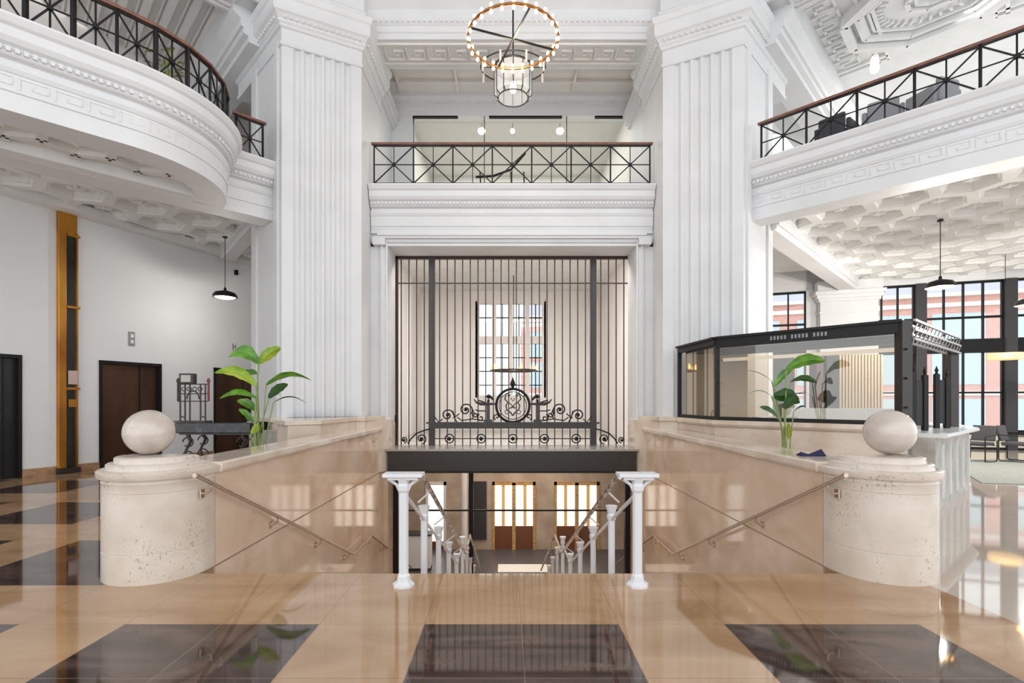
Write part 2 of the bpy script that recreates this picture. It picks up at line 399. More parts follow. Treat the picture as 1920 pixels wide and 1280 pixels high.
# ------------------------------------------------------------------ free-standing balustrades down the stairs
def balustrade(s):
    X = -.89 if s < 0 else mx(-.89)
    sd = 'left' if s < 0 else 'right'
    e = empty('stair_balustrade', (X, 4.33, 0), 0, 'white painted post and rail balustrade descending the middle stairs, %s side' % sd, 'balustrade', None)
    def ground(y):
        if y < SY0: return 0
        if y < SY0 + 12 * T1: return -(int((y - SY0) / T1) + 1) * R1
        if y < LY1: return LZ
        return LZ - (int((y - LY1) / T1) + 1) * R2
    def railz(y):
        pts = [(4.2, .93), (4.42, .93), (8.95, -1.13), (10.15, -1.13), (14.3, -3.25)]
        for a, b in zip(pts, pts[1:]):
            if a[0] <= y <= b[0]: return a[1] + (b[1] - a[1]) * (y - a[0]) / (b[0] - a[0])
        return pts[-1][1]
    for i, y in enumerate((4.33, 5.4, 6.55, 7.7, 8.9, 10.1, 11.2, 12.3, 13.4)):
        g = ground(y); t = (.965 if i == 0 else railz(y) - .02); m = MB(); r = .042 if i == 0 else .036
        pr = [(.095, g), (.095, g + .02), (.06, g + .045), (r + .012, g + .09), (r, g + .11), (r, t - .16), (r + .012, t - .14), (r + .014, t - .1), (r + .004, t - .08), (r + .02, t - .03), (r + .03, t)]
        m.lathe([(a, b) for a, b in pr], (X, y, 0), 8)
        m.build('post', STEELW, e, bevel=0)
        if i == 0:
            c = MB(); c.box(X - .17, X + .17, y - .07, y + .09, .94, .972); c.box(X - .13, X + .13, y - .05, y + .07, .915, .94)
            for q in (-1, 1):
                c.tube([(X + q * .03, y, .80), (X + q * .06, y, .87), (X + q * .13, y, .925)], [.012, .014, .02], 8)
            c.build('post_cap', STEELW, e, bevel=.006)
    # two top handrails (either side of the posts) and a lower rail
    xi = X - s * .15
    for xx, dz, mt, nm, rr in ((xi, 0, WOODR, 'inner_handrail', .022), (X, -.17, STEELW, 'lower_rail', .017)):
        m = MB(); m.tube([(xx, y, z + dz) for y, z in ((4.30, .93), (4.42, .93), (8.95, -1.13), (10.15, -1.13), (14.3, -3.25))], rr, 8)
        m.build(nm, mt, e, True)
    xo = X + s * .0
    for y in (4.9, 6.0, 7.2, 8.3): m = MB(); m.bar((xi, y, railz(y)), (X, y + .15, railz(y) - .14), .014); m.build('rail_arm', STEELW, e)
WOODR = mat('worn_metal_handrail', (.50, .42, .36), .28, .75); noisy(WOODR, (.25, .16, .12), (.75, .70, .64), 14, 2, 0, (1, 1, 1), .45, .55)
for s in (-1, 1): balustrade(s)

# ------------------------------------------------------------------ fluted piers
def fluted_path(a, b, n, margin, depth=.045):
    a = Vector(a); b = Vector(b); L = (b - a).length; d = (b - a) / L; nrm = Vector((d.y, -d.x))
    if nrm.dot(-a) < 0: nrm = -nrm          # face the hall
    pts = [a]
    wv = (L - 2 * margin) / n
    for i in range(n):
        s0 = margin + i * wv + wv * .12; s1 = margin + (i + 1) * wv - wv * .12
        for k in range(9):
            t = k / 8; sv = s0 + (s1 - s0) * t
            pts.append(a + d * sv - nrm * depth * math.sin(PI * t))
    pts.append(b)
    return [(p.x, p.y) for p in pts]
def pier(s):
    sd = 'left' if s < 0 else 'right'
    back = [(5.85, 11.15), (5.5, 12.3), (3.35, 12.3)]
    a, b = P1, PC
    core = fluted_path(a, b, 6, .19, .065) + back
    core = side(core, s)
    m = MB(); m.prism(core, 1.25, 8.85)
    m.struct('pier_' + sd, WHITE, 'tall white fluted pier on the %s of the gate bay' % sd, 'pier')
    # plain stepped side strips on the diagonal side face
    m = MB()
    for t0, t1, o in ((.10, .22, .03), (.95, 1.15, .03)):
        q = [(PC[0] + t0, PC[1] + t0), (PC[0] + t1, PC[1] + t1), (PC[0] + t1 + o, PC[1] + t1 - o), (PC[0] + t0 + o, PC[1] + t0 - o)]
        m.prism(side(q, s), 1.25, 8.85)
    m.struct('trim_pier_strip', WHITE, 'raised white strips on the side face of the %s pier' % sd, 'trim')
    path = [(3.35, 12.4), (P1[0], P1[1]), PC, (6.6, 11.9)]
    path = side(path, s)
    if s < 0: path = path[::-1]
    pth = path[::-1] if False else path
    # travel direction: outset must point to the hall
    def sw(prof): 
        mm = MB(); mm.sweep(pth, prof)
        return mm
    # check side
    d = Vector(pth[2]) - Vector(pth[1]); nr = Vector((d.y, -d.x)); mid = (Vector(pth[1]) + Vector(pth[2])) / 2
    sg = 1 if nr.dot(-mid) > 0 else -1
    if sg < 0: pth = pth[::-1]
    def O(l): return l
    m = MB(); m.sweep(pth, O([(-.3, 8.72), (.02, 8.72), (.035, 8.745), (.035, 8.78), (.01, 8.80), (.01, 9.06), (.05, 9.08), (.07, 9.12), (.10, 9.15), (.10, 9.2), (.16, 9.27), (.2, 9.3), (.22, 9.34), (.22, 9.52), (.25, 9.55), (.28, 9.62), (.28, 9.66), (-.3, 9.66)]))
    m.sweep(pth, [(-.35, 9.66), (.06, 9.66), (.06, 12.2), (-.35, 12.2)])
    m.sweep(pth, [(.06, 9.78), (.1, 9.80), (.12, 9.84), (.1, 9.88), (.06, 9.9)])
    # egg row and rosettes
    V = [Vector(p) for p in pth]
    for i in range(3):
        d = (V[i + 1] - V[i]); L = d.length; d.normalize(); nr = Vector((d.y, -d.x))
        k = int(L / .11)
        for q in range(k):
            p = V[i] + d * (q + .5) * L / k + nr * .13
            m.lathe([(.0, -.035), (.026, -.02), (.033, 0), (.026, .02), (0, .03)], (p.x, p.y, 9.22), 6)
    m.struct('pier_capital_' + sd, WHITE, 'moulded white capital and entablature block on top of the %s fluted pier' % sd, 'capital', bevel=0)
    # marble plinth
    pl = side([(P1[0] - .42, 12.0), (P1[0] - .42, 11.42), (P1[0] - .12, P1[1] + .0), (P1[0] - .1, P1[1] - .12), (PC[0] - .02, PC[1] - .14), (PC[0] + .16, PC[1] - .06), (6.05, 11.3), (5.5, 12.3)], s)
    m = MB(); m.prism(pl, 0, 1.16)
    m.prism(side([(3.0, 12.0), (3.0, 11.40), (P1[0] - .15, P1[1] - .03), (P1[0] - .13, P1[1] - .17), (PC[0] - .02, PC[1] - .19), (PC[0] + .21, PC[1] - .1), (6.1, 11.3), (5.5, 12.3)], s), 1.16, 1.25)
    m.struct('trim_plinth', COPE, 'beige marble plinth under the %s fluted pier' % sd, 'plinth', bevel=.008)
for s in (-1, 1): pier(s)

# ------------------------------------------------------------------ central gate bay wall
XG0, XG1 = -2.72, mx(-2.72)
m = MB()
for s in (-1, 1):
    x0, x1 = (-3.35, XG0) if s < 0 else (XG1, mx(-3.35))
    m.box(x0, x1, GY, GY + .75, 1.0, 5.2)
m.box(-3.35, mx(-3.35), GY, GY + .75, 5.12, 5.8)
m.struct('wall_gate', WHITE, 'white wall around the tall gate opening', 'wall')
m = MB()
for s in (-1, 1):
    x0, x1 = (-3.35, XG0) if s < 0 else (XG1, mx(-3.35))
    m.box(x0, x1, GY, GY + .75, -4.2, 1.0)
m.struct('wall_gate_base', MARB, 'polished marble base of the gate opening', 'wall')
# architrave round the opening
m = MB()
pr = [(0, 0), (.0, -.05), (.04, -.06), (.06, -.02), (.1, -.03), (.14, -.07), (.17, -.06), (.17, 0)]
for s in (-1, 1):
    xe = XG0 if s < 0 else XG1
    vs = []
    for o, d in pr: vs.append((xe + s * o, GY + d))
    m.prism(vs, 1.1, 5.28)
for z0, z1, y in ((5.12, 5.17, -.05), (5.17, 5.20, -.02), (5.20, 5.27, -.07), (5.27, 5.32, -.16), (5.32, 5.36, -.2)):
    m.box(XG0 - .2, XG1 + .2, GY + y, GY, z0, z1)
for s in (-1, 1):
    xe = (XG0 - .17) if s < 0 else XG1 + .17
    m.box(xe - .14, xe + .14, GY - .18, GY, 5.12, 5.30)
m.struct('trim_gate_architrave', WHITE, 'moulded white architrave framing the gate opening', 'trim')

# ------------------------------------------------------------------ gallery entablatures
def dentils(m, path, z, step, size, off):
    V = [Vector(p) for p in path]
    for i in range(len(V) - 1):
        d = V[i + 1] - V[i]; L = d.length
        if L < 1e-5: continue
        d.normalize(); nr = Vector((d.y, -d.x)); k = max(1, int(round(L / step)))
        for q in range(k):
            p = V[i] + d * (q + .5) * L / k
            a = p + nr * (off - .03); b = p + nr * off
            m.bar((a.x, a.y, z), (b.x, b.y, z), size, size * 1.3)
ENT = [(-.5, 5.31), (.0, 5.31), (.0, 5.55), (.02, 5.56), (.02, 5.78), (.035, 5.79), (.06, 5.84), (.06, 5.87), (.0, 5.89), (.0, 5.96), (.07, 5.98), (.09, 6.0), (.09, 6.09), (.14, 6.12), (.18, 6.18), (.18, 6.30), (.22, 6.33), (.26, 6.40), (.26, HF), (-.5, HF)]
def fretband(m, path, z0, h, off, step=.34):
    """shallow raised meander on the fascia"""
    V = [Vector(p) for p in path]
    acc = 0
    for i in range(len(V) - 1):
        d = V[i + 1] - V[i]; L = d.length
        if L < .02: continue
        d.normalize(); nr = Vector((d.y, -d.x)); k = max(1, int(round(L / step))); stp = L / k
        if k < 1: continue
        for q in range(k):
            o = V[i] + d * q * stp
            key = [(0, 0), (0, 1), (.8, 1), (.8, .3), (.35, .3), (.35, .65)]
            for (a0, b0), (a1, b1) in zip(key, key[1:]):
                pa = o + d * a0 * stp + nr * off; pb = o + d * a1 * stp + nr * off
                m.bar((pa.x, pa.y, z0 + b0 * h), (pb.x, pb.y, z0 + b1 * h), .02, .036, up=(nr.x, nr.y, 0))
def even(pts, step):
    L = [0]
    for a, b in zip(pts, pts[1:]): L.append(L[-1] + math.dist(a, b))
    n = max(1, round(L[-1] / step)); out = []
    for k in range(n + 1):
        t = L[-1] * k / n
        for i in range(len(L) - 1):
            if L[i] <= t <= L[i + 1] + 1e-9:
                f = (t - L[i]) / (L[i + 1] - L[i]); out.append((pts[i][0] + (pts[i + 1][0] - pts[i][0]) * f, pts[i][1] + (pts[i + 1][1] - pts[i][1]) * f)); break
    return out
def entab(name, path, label, fret=True):
    m = MB(); m.sweep(path, ENT); dentils(m, path, 6.045, .085, .045, .13)
    if fret: fretband(m, even(path, .34), 5.60, .15, .012)
    return m.struct(name, WHITE, label, 'balcony')
# central
cpath = [(mx(3.33), 11.32), (3.33, 11.32)]
m = MB(); m.sweep(cpath, [(-.6, 5.40), (-.10, 5.40), (-.10, 5.46), (-.13, 5.47)] + [(o - .1, z) for o, z in ENT[2:-1]] + [(-.6, HF)]); dentils(m, [(p[0], p[1] + .1) for p in cpath], 6.045, .085, .045, .13)
m.struct('balcony_center', WHITE, 'white entablature of the short gallery over the gate', 'balcony')
# diagonal right (u along the balcony edge away from the pier)
def dg(s, t, d):      # t along edge from pier, d towards the hall centre
    x = 5.14 + (t - d) * .7071; y = 10.30 - (t + d) * .7071
    return (x, y) if s > 0 else (mx(x), y)
rp = [dg(1, -.15, 0), dg(1, 9.5, 0)]
entab('balcony_right', rp, 'straight white gallery entablature crossing the upper right')
lp = [dg(-1, 9.5, 0), dg(-1, -.15, 0)]
entab('balcony_left', lp, 'straight white gallery entablature behind the bulging balcony', False)
# bulging balcony on the left
def bulge(off=0, t0=.84, dd=1.70):
    pts = []
    n = 26
    for k in range(n + 1):
        a = PI / 2 * k / n
        # corner from (t0,0) to (t0+1.85, dd)
        t = t0 + 1.75 - (1.75 + off) * math.cos(a); d = (dd + off) * math.sin(a)
        pts.append((t, d))
    for t in (3.0, 4.5, 6.0, 7.5): pts.append((t, dd + off))
    return pts
bp = [dg(-1, t, d) for t, d in bulge()][::-1]
entab('balcony_bulge', bp, 'rounded white balcony bulging into the hall at upper left', True)

# ---- gallery floor slabs (top) and soffits
def dgp(s, pts): return [dg(s, t, d) for t, d in pts]
WLD = Vector((.391, .920)).normalized()      # elevator wall direction
W0 = Vector((-10.13, 10.03))
WN = Vector((WLD.y, -WLD.x))
def wpt(px):
    Z = 13540.5 / (1350 - px); return Vector(((px - PX) * Z / F, Z))
def ws(px): return (wpt(px) - W0).dot(WLD)
def wxy(s, n=0): p = W0 + WLD * s + WN * n; return (p.x, p.y)
WR0 = Vector((14.74, 16.5)); WRD = Vector((.948, -.319)).normalized(); WRN = Vector((WRD.y, -WRD.x))
def rs(px):
    # s along right window wall for pixel column
    k = (px - PX) / F
    return (k * WR0.y - WR0.x) / (WRD.x - k * WRD.y)
def rxy(s, n=0): p = WR0 + WRD * s + WRN * n; return (p.x, p.y)

# left wing slab polygon / right wing slab polygon
lslab = [dg(-1, 9.5, 0), dg(-1, -.3, 0), (-5.3, 12.3), (-5.3, 18), wxy(9, -.1), wxy(-8, -.1)]
m = MB(); m.prism(lslab, 6.15, HF); m.prism([dg(-1, t, d) for t, d in bulge(-.1)] + [dg(-1, 7.5, 0)], 6.15, HF)
m.struct('balcony_left_slab', CEILW, 'gallery slab over the elevator lobby', 'floor slab')
rslab = [dg(1, 9.5, 0), dg(1, -.3, 0), (5.6, 12.3), (5.6, 19.5), rxy(-10, .3), rxy(12, .3)]
m = MB(); m.prism(rslab, 6.15, HF); m.struct('balcony_right_slab', CEILW, 'gallery slab over the lounge on the right', 'floor slab')
m = MB(); m.box(-3.6, 3.85, 11.5, 21.2, 5.95, HF); m.struct('balcony_center_slab', CEILW, 'gallery slab over the gate bay', 'floor slab')

# ---- hexagonal coffered ceilings
def point_in(poly, x, y):
    c = False; n = len(poly)
    for i in range(n):
        x0, y0 = poly[i]; x1, y1 = poly[i - 1]
        if (y0 > y) != (y1 > y) and x < (x1 - x0) * (y - y0) / (y1 - y0) + x0: c = not c
    return c
def hexceil(name, poly, z, R, label, rot=0, mt=None):
    m = MB(); xs = [p[0] for p in poly]; ys = [p[1] for p in poly]
    w_ = R * math.sqrt(3); rows = int((max(ys) - min(ys)) / (1.5 * R)) + 3; cols = int((max(xs) - min(xs)) / w_) + 3
    cx, cy = sum(xs) / len(xs), sum(ys) / len(ys); cr_, sr_ = math.cos(rot), math.sin(rot)
    N = max(rows, cols) + 2
    for j in range(-N, N):
        for i in range(-N, N):
            lx = (i + (j % 2) * .5) * w_; ly = j * 1.5 * R
            x = cx + lx * cr_ - ly * sr_; y = cy + lx * sr_ + ly * cr_
            if not point_in(poly, x, y): continue
            def ring(r, zz, tw=0, star=1):
                out = []
                for k in range(12):
                    a = PI / 6 * k + PI / 6 + rot + tw; q = r if k % 2 == 0 else r * .866 * star
                    out.append((x + q * math.cos(a), y + q * math.sin(a), zz))
                return out
            v = ring(R, z) + ring(R * .82, z) + ring(R * .76, z + .05) + ring(R * .70, z + .06) + ring(R * .62, z + .17) + ring(R * .36, z + .17, 0, .62) + ring(R * .24, z + .07, 0, .5)
            f = []
            for q in range(6):
                for k in range(12): f.append((q * 12 + k, q * 12 + (k + 1) % 12, (q + 1) * 12 + (k + 1) % 12, (q + 1) * 12 + k))
            f.append(tuple(72 + k for k in range(12)))
            m.add(v, f)
    return m.struct(name, mt or CEILW, label, 'ceiling')
hexceil('ceiling_left', [dg(-1, 9.3, -.35), dg(-1, -.1, -.35), (-5.5, 12), (-5.5, 17.5), wxy(8.2, 0), wxy(-7, 0)], 5.78, .62, 'coffered plaster ceiling over the elevator lobby', PI / 4)
hexceil('ceiling_right', [dg(1, 9.3, -.4), dg(1, .1, -.4), (6.3, 12.0), (11.7, 17.3), rxy(-2.5, .0), rxy(12, 0)], 5.68, .60, 'white coffered plaster ceiling over the lounge on the right', -PI / 4)
# bulge soffit: flat border and recessed coffered panel
m = MB()
outer = [dg(-1, t, d) for t, d in bulge(-.02)]
def lerp_ring(f):
    out = []
    for t, d in bulge(-.02):
        # shrink towards interior line
        out.append((t, d))
    return out
A = [(t, d) for t, d in bulge(-.02)]
B = [(t, max(.26, d)) for t, d in bulge(-.24) ]
B = [(max(t, 1.15), d) for t, d in B]
vs = []; fs = []
n = len(A)
B2 = [(t, max(.34, d - .06)) for t, d in B]
rings = [(A, 5.312), (B, 5.312), ([(t + .0, d) for t, d in B2], 5.36), (B2, 5.50)]
for rg, z in rings:
    for t, d in rg: x, y = dg(-1, t, d); vs.append((x, y, z))
for q in range(3):
    for k in range(n - 1): fs.append((q * n + k, q * n + k + 1, (q + 1) * n + k + 1, (q + 1) * n + k))
m.add(vs, fs)
# strip along the straight side
q = [dg(-1, .84, -.02), dg(-1, 1.15, .26), dg(-1, 7.5, .26), dg(-1, 7.5, -.02)]
m.add([(x, y, 5.312) for x, y in q], [(0, 1, 2, 3)])
q0 = dg(-1, 1.15, .26); q1 = dg(-1, 7.5, .26); m.add([(*q0, 5.312), (*q1, 5.312), (*q1, 5.50), (*q0, 5.50)], [(0, 1, 2, 3)])
pol = [dg(-1, t, d) for t, d in B2] + [dg(-1, 7.5, .5), dg(-1, .95, .5)]
m.struct('ceiling_bulge_border', CEILW, 'flat plaster border under the rounded balcony', 'ceiling')
m = MB(); m.prism([dg(-1, t, d) for t, d in B2] + [dg(-1, 7.5, .26), dg(-1, 1.15, .26)], 5.48, 5.54); m.struct('ceiling_bulge', CEILW, 'recessed plaster panel under the rounded balcony', 'ceiling')
def ribceil(name, poly, z, R, wd, dp, label, rot):
    """raised ribs and star bosses on a flat panel, cut off at the panel's edge"""
    m = MB(); xs = [p[0] for p in poly]; ys = [p[1] for p in poly]; cx, cy = sum(xs) / len(xs), sum(ys) / len(ys)
    N = 14; w_ = R * math.sqrt(3); c_, s_ = math.cos(rot), math.sin(rot); done = set()
    for j in range(-N, N):
        for i in range(-N, N):
            lx = (i + (j % 2) * .5) * w_; ly = j * 1.5 * R; x = cx + lx * c_ - ly * s_; y = cy + lx * s_ + ly * c_
            hx = [(x + R * math.cos(PI / 3 * k + PI / 6 + rot), y + R * math.sin(PI / 3 * k + PI / 6 + rot)) for k in range(6)]
            for k in range(6):
                a, b = hx[k], hx[(k + 1) % 6]; key = (round(a[0] + b[0], 2), round(a[1] + b[1], 2))
                if key in done: continue
                done.add(key)
                seg = [(a[0] + (b[0] - a[0]) * q / 6, a[1] + (b[1] - a[1]) * q / 6) for q in range(7)]
                ins = [p for p in seg if point_in(poly, *p)]
                if len(ins) > 1: m.bar((*ins[0], z - dp / 2), (*ins[-1], z - dp / 2), wd, dp)
            if point_in(poly, x, y) and all(point_in(poly, x + R * .6 * math.cos(t), y + R * .6 * math.sin(t)) for t in (0, 1.57, 3.14, 4.71)):
                v = []
                for q in range(12): r = R * (.62 if q % 2 == 0 else .3); t = PI / 6 * q + rot + PI / 6; v.append((x + r * math.cos(t), y + r * math.sin(t), z))
                v.append((x, y, z - dp * 1.3)); m.add(v, [(q, (q + 1) % 12, 12) for q in range(12)])
    return m.struct(name, CEILW, label, 'ceiling')
pol = [dg(-1, t, d) for t, d in B2] + [dg(-1, 7.5, .30), dg(-1, 1.15, .30)]
ribceil('ceiling_bulge_coffers', pol, 5.48, .46, .13, .07, 'star shaped coffers under the rounded balcony', PI / 4)

# perpendicular beams below the right and left wing ceilings
def beam(a, b, wd, z0, z1, nm, lab):
    d = (Vector(b) - Vector(a)).normalized()
    m = MB(); m.sweep([a, b], [(-wd / 2, z0 + .1), (-wd / 2 + .05, z0 + .1), (-wd / 2 + .05, z0 + .04), (-wd / 2 + .09, z0), (wd / 2 - .09, z0), (wd / 2 - .05, z0 + .04), (wd / 2 - .05, z0 + .1), (wd / 2, z0 + .1), (wd / 2, z1), (-wd / 2, z1)])
    return m.struct(nm, WHITE, lab, 'beam')
beam((5.75, 11.2), (11.6, 17.05), .62, 5.35, 6.2, 'beam_right', 'white ceiling beam running back to the window wall')
beam((-5.5, 11.35), (-8.0, 14.4), .5, 5.62, 6.2, 'beam_left', 'white ceiling beam in the elevator lobby') 

# ------------------------------------------------------------------ walls
# elevator wall
m = MB()
def wallquad(m, s0, s1, z0, z1, th=.3): m.prism([wxy(s0, -th), wxy(s1, -th), wxy(s1, 0), wxy(s0, 0)], z0, z1)
DR = [(ws(-70), ws(40), DOORK), (ws(185), ws(302), DOORM), (ws(400), ws(486), DOORM)]
edges = [-9] + [q for a, b, _ in DR for q in (a, b)] + [9]
for i in range(0, len(edges), 2): wallquad(m, edges[i], edges[i + 1], 0, 6.2)
for a, b, _ in DR: wallquad(m, a, b, 2.53, 6.2)
m.struct('wall_left', WALLW, 'plain white wall of the elevator lobby with dark doors', 'wall')
for i, (a, b, mt) in enumerate(DR):
    lab = ['black elevator door at the far left edge', 'bronze elevator door left of the marble ball', 'bronze elevator door partly behind the tall plant'][i]
    m = MB(); m.prism([wxy(a + .05, -.14), wxy(b - .05, -.14), wxy(b - .05, -.1), wxy(a + .05, -.1)], 0, 2.48)
    if i == 1: pass
    d = m.struct('door_%d' % (i + 1), mt, lab, 'door')
    m = MB()
    for s0, s1 in ((a, a + .06), (b - .06, b)): m.prism([wxy(s0, -.2), wxy(s1, -.2), wxy(s1, .03), wxy(s0, .03)], 0, 2.53)
    m.prism([wxy(a, -.2), wxy(b, -.2), wxy(b, .03), wxy(a, .03)], 2.46, 2.53)
    m.build('door_frame', IRON, d)
    m = MB(); mid = a + (b - a) * (.66 if i else .7); m.prism([wxy(mid, -.1), wxy(mid + .02, -.1), wxy(mid + .02, -.085), wxy(mid, -.085)], 0, 2.46); m.build('door_leaf_edge', IRON, d)
# baseboard
m = MB()
for i in range(0, len(edges), 2): m.prism([wxy(edges[i], -.0), wxy(edges[i + 1], 0), wxy(edges[i + 1], .03), wxy(edges[i], .03)], 0, .17)
m.struct('baseboard_left', BRWNM, 'brown marble baseboard along the elevator wall', 'baseboard')
m = MB(); wallquad(m, -9, 9, 5.70, 5.88, -.42)
m.struct('trim_cove_left', CEILW, 'plain plaster cove where the elevator wall meets the ceiling', 'trim')
# back wall of the elevator lobby
m = MB(); m.box(-8.5, -3.3, 17.2, 17.5, 0, 6.2); m.struct('wall_back_left', WALLW, 'far white wall of the elevator lobby', 'wall')

# right window wall
BAYS = [(rs(1447), rs(1512), 2), (rs(1625), rs(1717), 3), (rs(1737), rs(1885), 4), (rs(1907), rs(2060), 4), (rs(2085), rs(2300), 4)]
ZB, ZT = 1.0, 5.50
m = MB()
ed = [-10] + [q for a, b, _ in BAYS[:2] for q in (a, b)]
def rq(m, s0, s1, z0, z1, n0=-.0, n1=.3, ): m.prism([rxy(s0, -n1), rxy(s1, -n1), rxy(s1, -n0), rxy(s0, -n0)], z0, z1)
rq(m, -10, BAYS[0][0], 0, 6.2); rq(m, BAYS[0][1], BAYS[1][0], 0, 6.2); rq(m, BAYS[0][0], 14, ZT, 6.2); rq(m, BAYS[0][0], BAYS[0][1], 0, .55)
m.struct('wall_right', WHITE, 'white wall at the far end of the lounge on the right', 'wall')
m = MB(); rq(m, BAYS[1][0], 14, .08, .50, 0, .25); m.struct('trim_window_apron', CREAM, 'cream panel below the lounge windows', 'trim')
m = MB(); rq(m, BAYS[1][0], 14, 0, .08, -.03, .25); rq(m, BAYS[1][0], 14, .50, .58, -.05, .25); m.struct('baseboard_right', BLKF, 'black baseboard and sill rail under the lounge windows', 'baseboard')
for bi, (a, b, n) in enumerate(BAYS):
    lab = ['narrow two pane window beside the right pier', 'black framed window just right of the white pier', 'four pane wide black framed window in the lounge', 'black framed window at the right edge of the photo', 'black framed window beyond the right edge'][bi]
    m = MB(); z = .58
    def fr(s0, s1, z0, z1, nn=.10): rq(m, s0, s1, z0, z1, .08, .08 + nn)
    fw = .045
    fr(a, a + fw, z, ZT); fr(b - fw, b, z, ZT); fr(a, b, ZT - .07, ZT); fr(a, b, z, z + .06)
    for k in range(1, n): s_ = a + (b - a) * k / n; fr(s_ - .02, s_ + .02, z, ZT)
    fr(a, b, 4.28, 4.35); fr(a, b, 1.82, 1.88)
    o = m.struct('window_%d' % (bi + 1), BLKF, lab, 'window')
    m = MB(); rq(m, a, b, 3.15, 3.60, .0, .2); m.build('spandrel', BLKF, o)
    m = MB(); rq(m, a, b, z, ZT, .12, .125); m.build('glass_pane', GLASS, o)
m = MB()
for bi in range(1, 4): rq(m, BAYS[bi][1], BAYS[bi + 1][0], 0, ZT, -.05, .25)
rq(m, BAYS[0][1] + 0, BAYS[0][1] + .001, 0, .1)
m.struct('trim_window_posts', GREYP, 'dark grey posts between the lounge windows', 'trim')
# pilaster in front of the window wall
m = MB(); a, b = rs(1533), rs(1640)
m.prism([rxy(a, 0), rxy(b, 0), rxy(b, .35), rxy(a, .35)], 0, 5.0)
for k, (z0, z1, o) in enumerate(((4.6, 4.66, .03), (5.0, 5.1, .06), (5.1, 5.22, .12), (5.22, 5.35, .18), (5.35, 5.7, .1))):
    m.prism([rxy(a - o, 0), rxy(b + o, 0), rxy(b + o, .35 + o), rxy(a - o, .35 + o)], z0, z1)
m.struct('pilaster_right', WHITE, 'white pilaster with moulded cap beside the lounge windows', 'pilaster')

# ------------------------------------------------------------------ outside: brick building, ground
e = empty('brick_building', (30, 42, 0), 0, 'red brick building with pale bands across the street, seen through the windows', 'building')
M4 = Matrix.Translation((30, 44, 0)) @ Matrix.Rotation(-.32, 4, 'Z')
m = MB(M4); m.box(-30, 30, 0, 8, -4, 10.2); m.build('wall', BRICK, e)
PST = mat('pale_stone', (.85, .80, .74), .7)
for z in (2.0, 9.35): m = MB(M4); m.box(-30.1, 30.1, -.15, 0, z, z + .35); m.build('stone_band', PST, e)
m = MB(M4); m.box(-30.1, 30.1, -.2, 8, -4, -1.2); m.build('base_course', PST, e)
m = MB(M4); m.box(-30.2, 30.2, -.4, 8, 10.2, 10.5); m.build('cornice', PST, e)
m = MB(M4); m.add([(-30, 0, 10.5), (30, 0, 10.5), (30, 8, 10.5), (-30, 8, 10.5), (-30, 1.6, 13.2), (30, 1.6, 13.2), (30, 6, 13.2), (-30, 6, 13.2)], [(0, 1, 5, 4), (1, 2, 6, 5), (2, 3, 7, 6), (3, 0, 4, 7), (4, 5, 6, 7)]); m.build('slate_roof', mat('roof_grey', (.50, .50, .58), .7), e)
WGL = mat('building_window', (.50, .62, .68), .15)
WFR = mat('building_window_frame', (.8, .8, .8), .5)
for k in range(12):
    for z, hh in ((-.9, 2.6), (2.9, 2.7), (6.1, 2.7)):
        x = -29 + k * 5; m = MB(M4); m.box(x, x + 3.6, -.06, .0, z, z + hh); wo = m.build('window', WGL, e)
        m = MB(M4)
        for q in range(4): m.box(x + q * 1.2 - .06, x + q * 1.2 + .06, -.1, -.05, z, z + hh)
        m.box(x, x + 3.6, -.1, -.05, z + hh * .5 - .05, z + hh * .5 + .05); m.build('window_frame', WFR, wo)
m = MB(); m.box(-40, 80, 21, 120, -4.3, -4.2); m.struct('ground', mat('street_grey', (.45, .45, .45), .9), 'pale street outside the windows', 'ground')

# ------------------------------------------------------------------ vestibule behind the gate, and the lower hall
m = MB(); m.box(-3.6, -3.4, 12.25, 20, .4, 5.95); m.struct('wall_vestibule_left', WARMW, 'pale warm wall seen through the left of the gate', 'wall')
m = MB(); m.box(3.65, 3.85, 12.25, 20, .4, 5.95); m.struct('wall_vestibule_right', WARMW, 'pale warm wall seen through the right of the gate', 'wall')
wx0, wx1, wz0, wz1 = -1.17, 1.49, 1.7, 5.54
m = MB(); m.box(-3.6, wx0, 20, 20.3, .0, 5.95); m.box(wx1, 3.85, 20, 20.3, 0, 5.95); m.box(wx0, wx1, 20, 20.3, 0, wz0); m.box(wx0, wx1, 20, 20.3, wz1, 5.95)
m.struct('wall_vestibule_back', WARMW, 'pale end wall behind the gate holding a tall window', 'wall')
m = MB(); m.box(-3.6, 3.85, 12.25, 20.3, .30, .42); m.struct('floor_vestibule', GREYS, 'stone floor behind the gate', 'floor')
m = MB(); m.box(-3.6, 3.85, 12.25, 12.45, 5.4, 5.95); m.struct('wall_vestibule_front', WARMW, 'inner face above the gate', 'wall')
m = MB()
for k in range(5): x = wx0 + (wx1 - wx0) * k / 4; m.box(x - .08, x + .08, 20.0, 20.2, wz0, wz1)
m.box(wx0, wx1, 19.97, 20.22, 3.85, 4.15)
for z in (1.7, 5.44): m.box(wx0, wx1, 19.98, 20.21, z, z + .1)
o = m.struct('window_6', WARMW, 'tall divided window at the end of the vestibule behind the gate', 'window')
m = MB()
for k in range(4): x = wx0 + (wx1 - wx0) * (k + .5) / 4; m.box(x - .02, x + .02, 20.05, 20.12, wz0, wz1)
for z in (2.2, 2.75, 3.3, 4.9): m.box(wx0, wx1, 20.05, 20.12, z - .02, z + .02)
m.build('glazing_bars', BLKF, o)
m = MB(); m.box(wx0, wx1, 20.08, 20.09, wz0, wz1); m.build('glass_pane', GLASS, o)
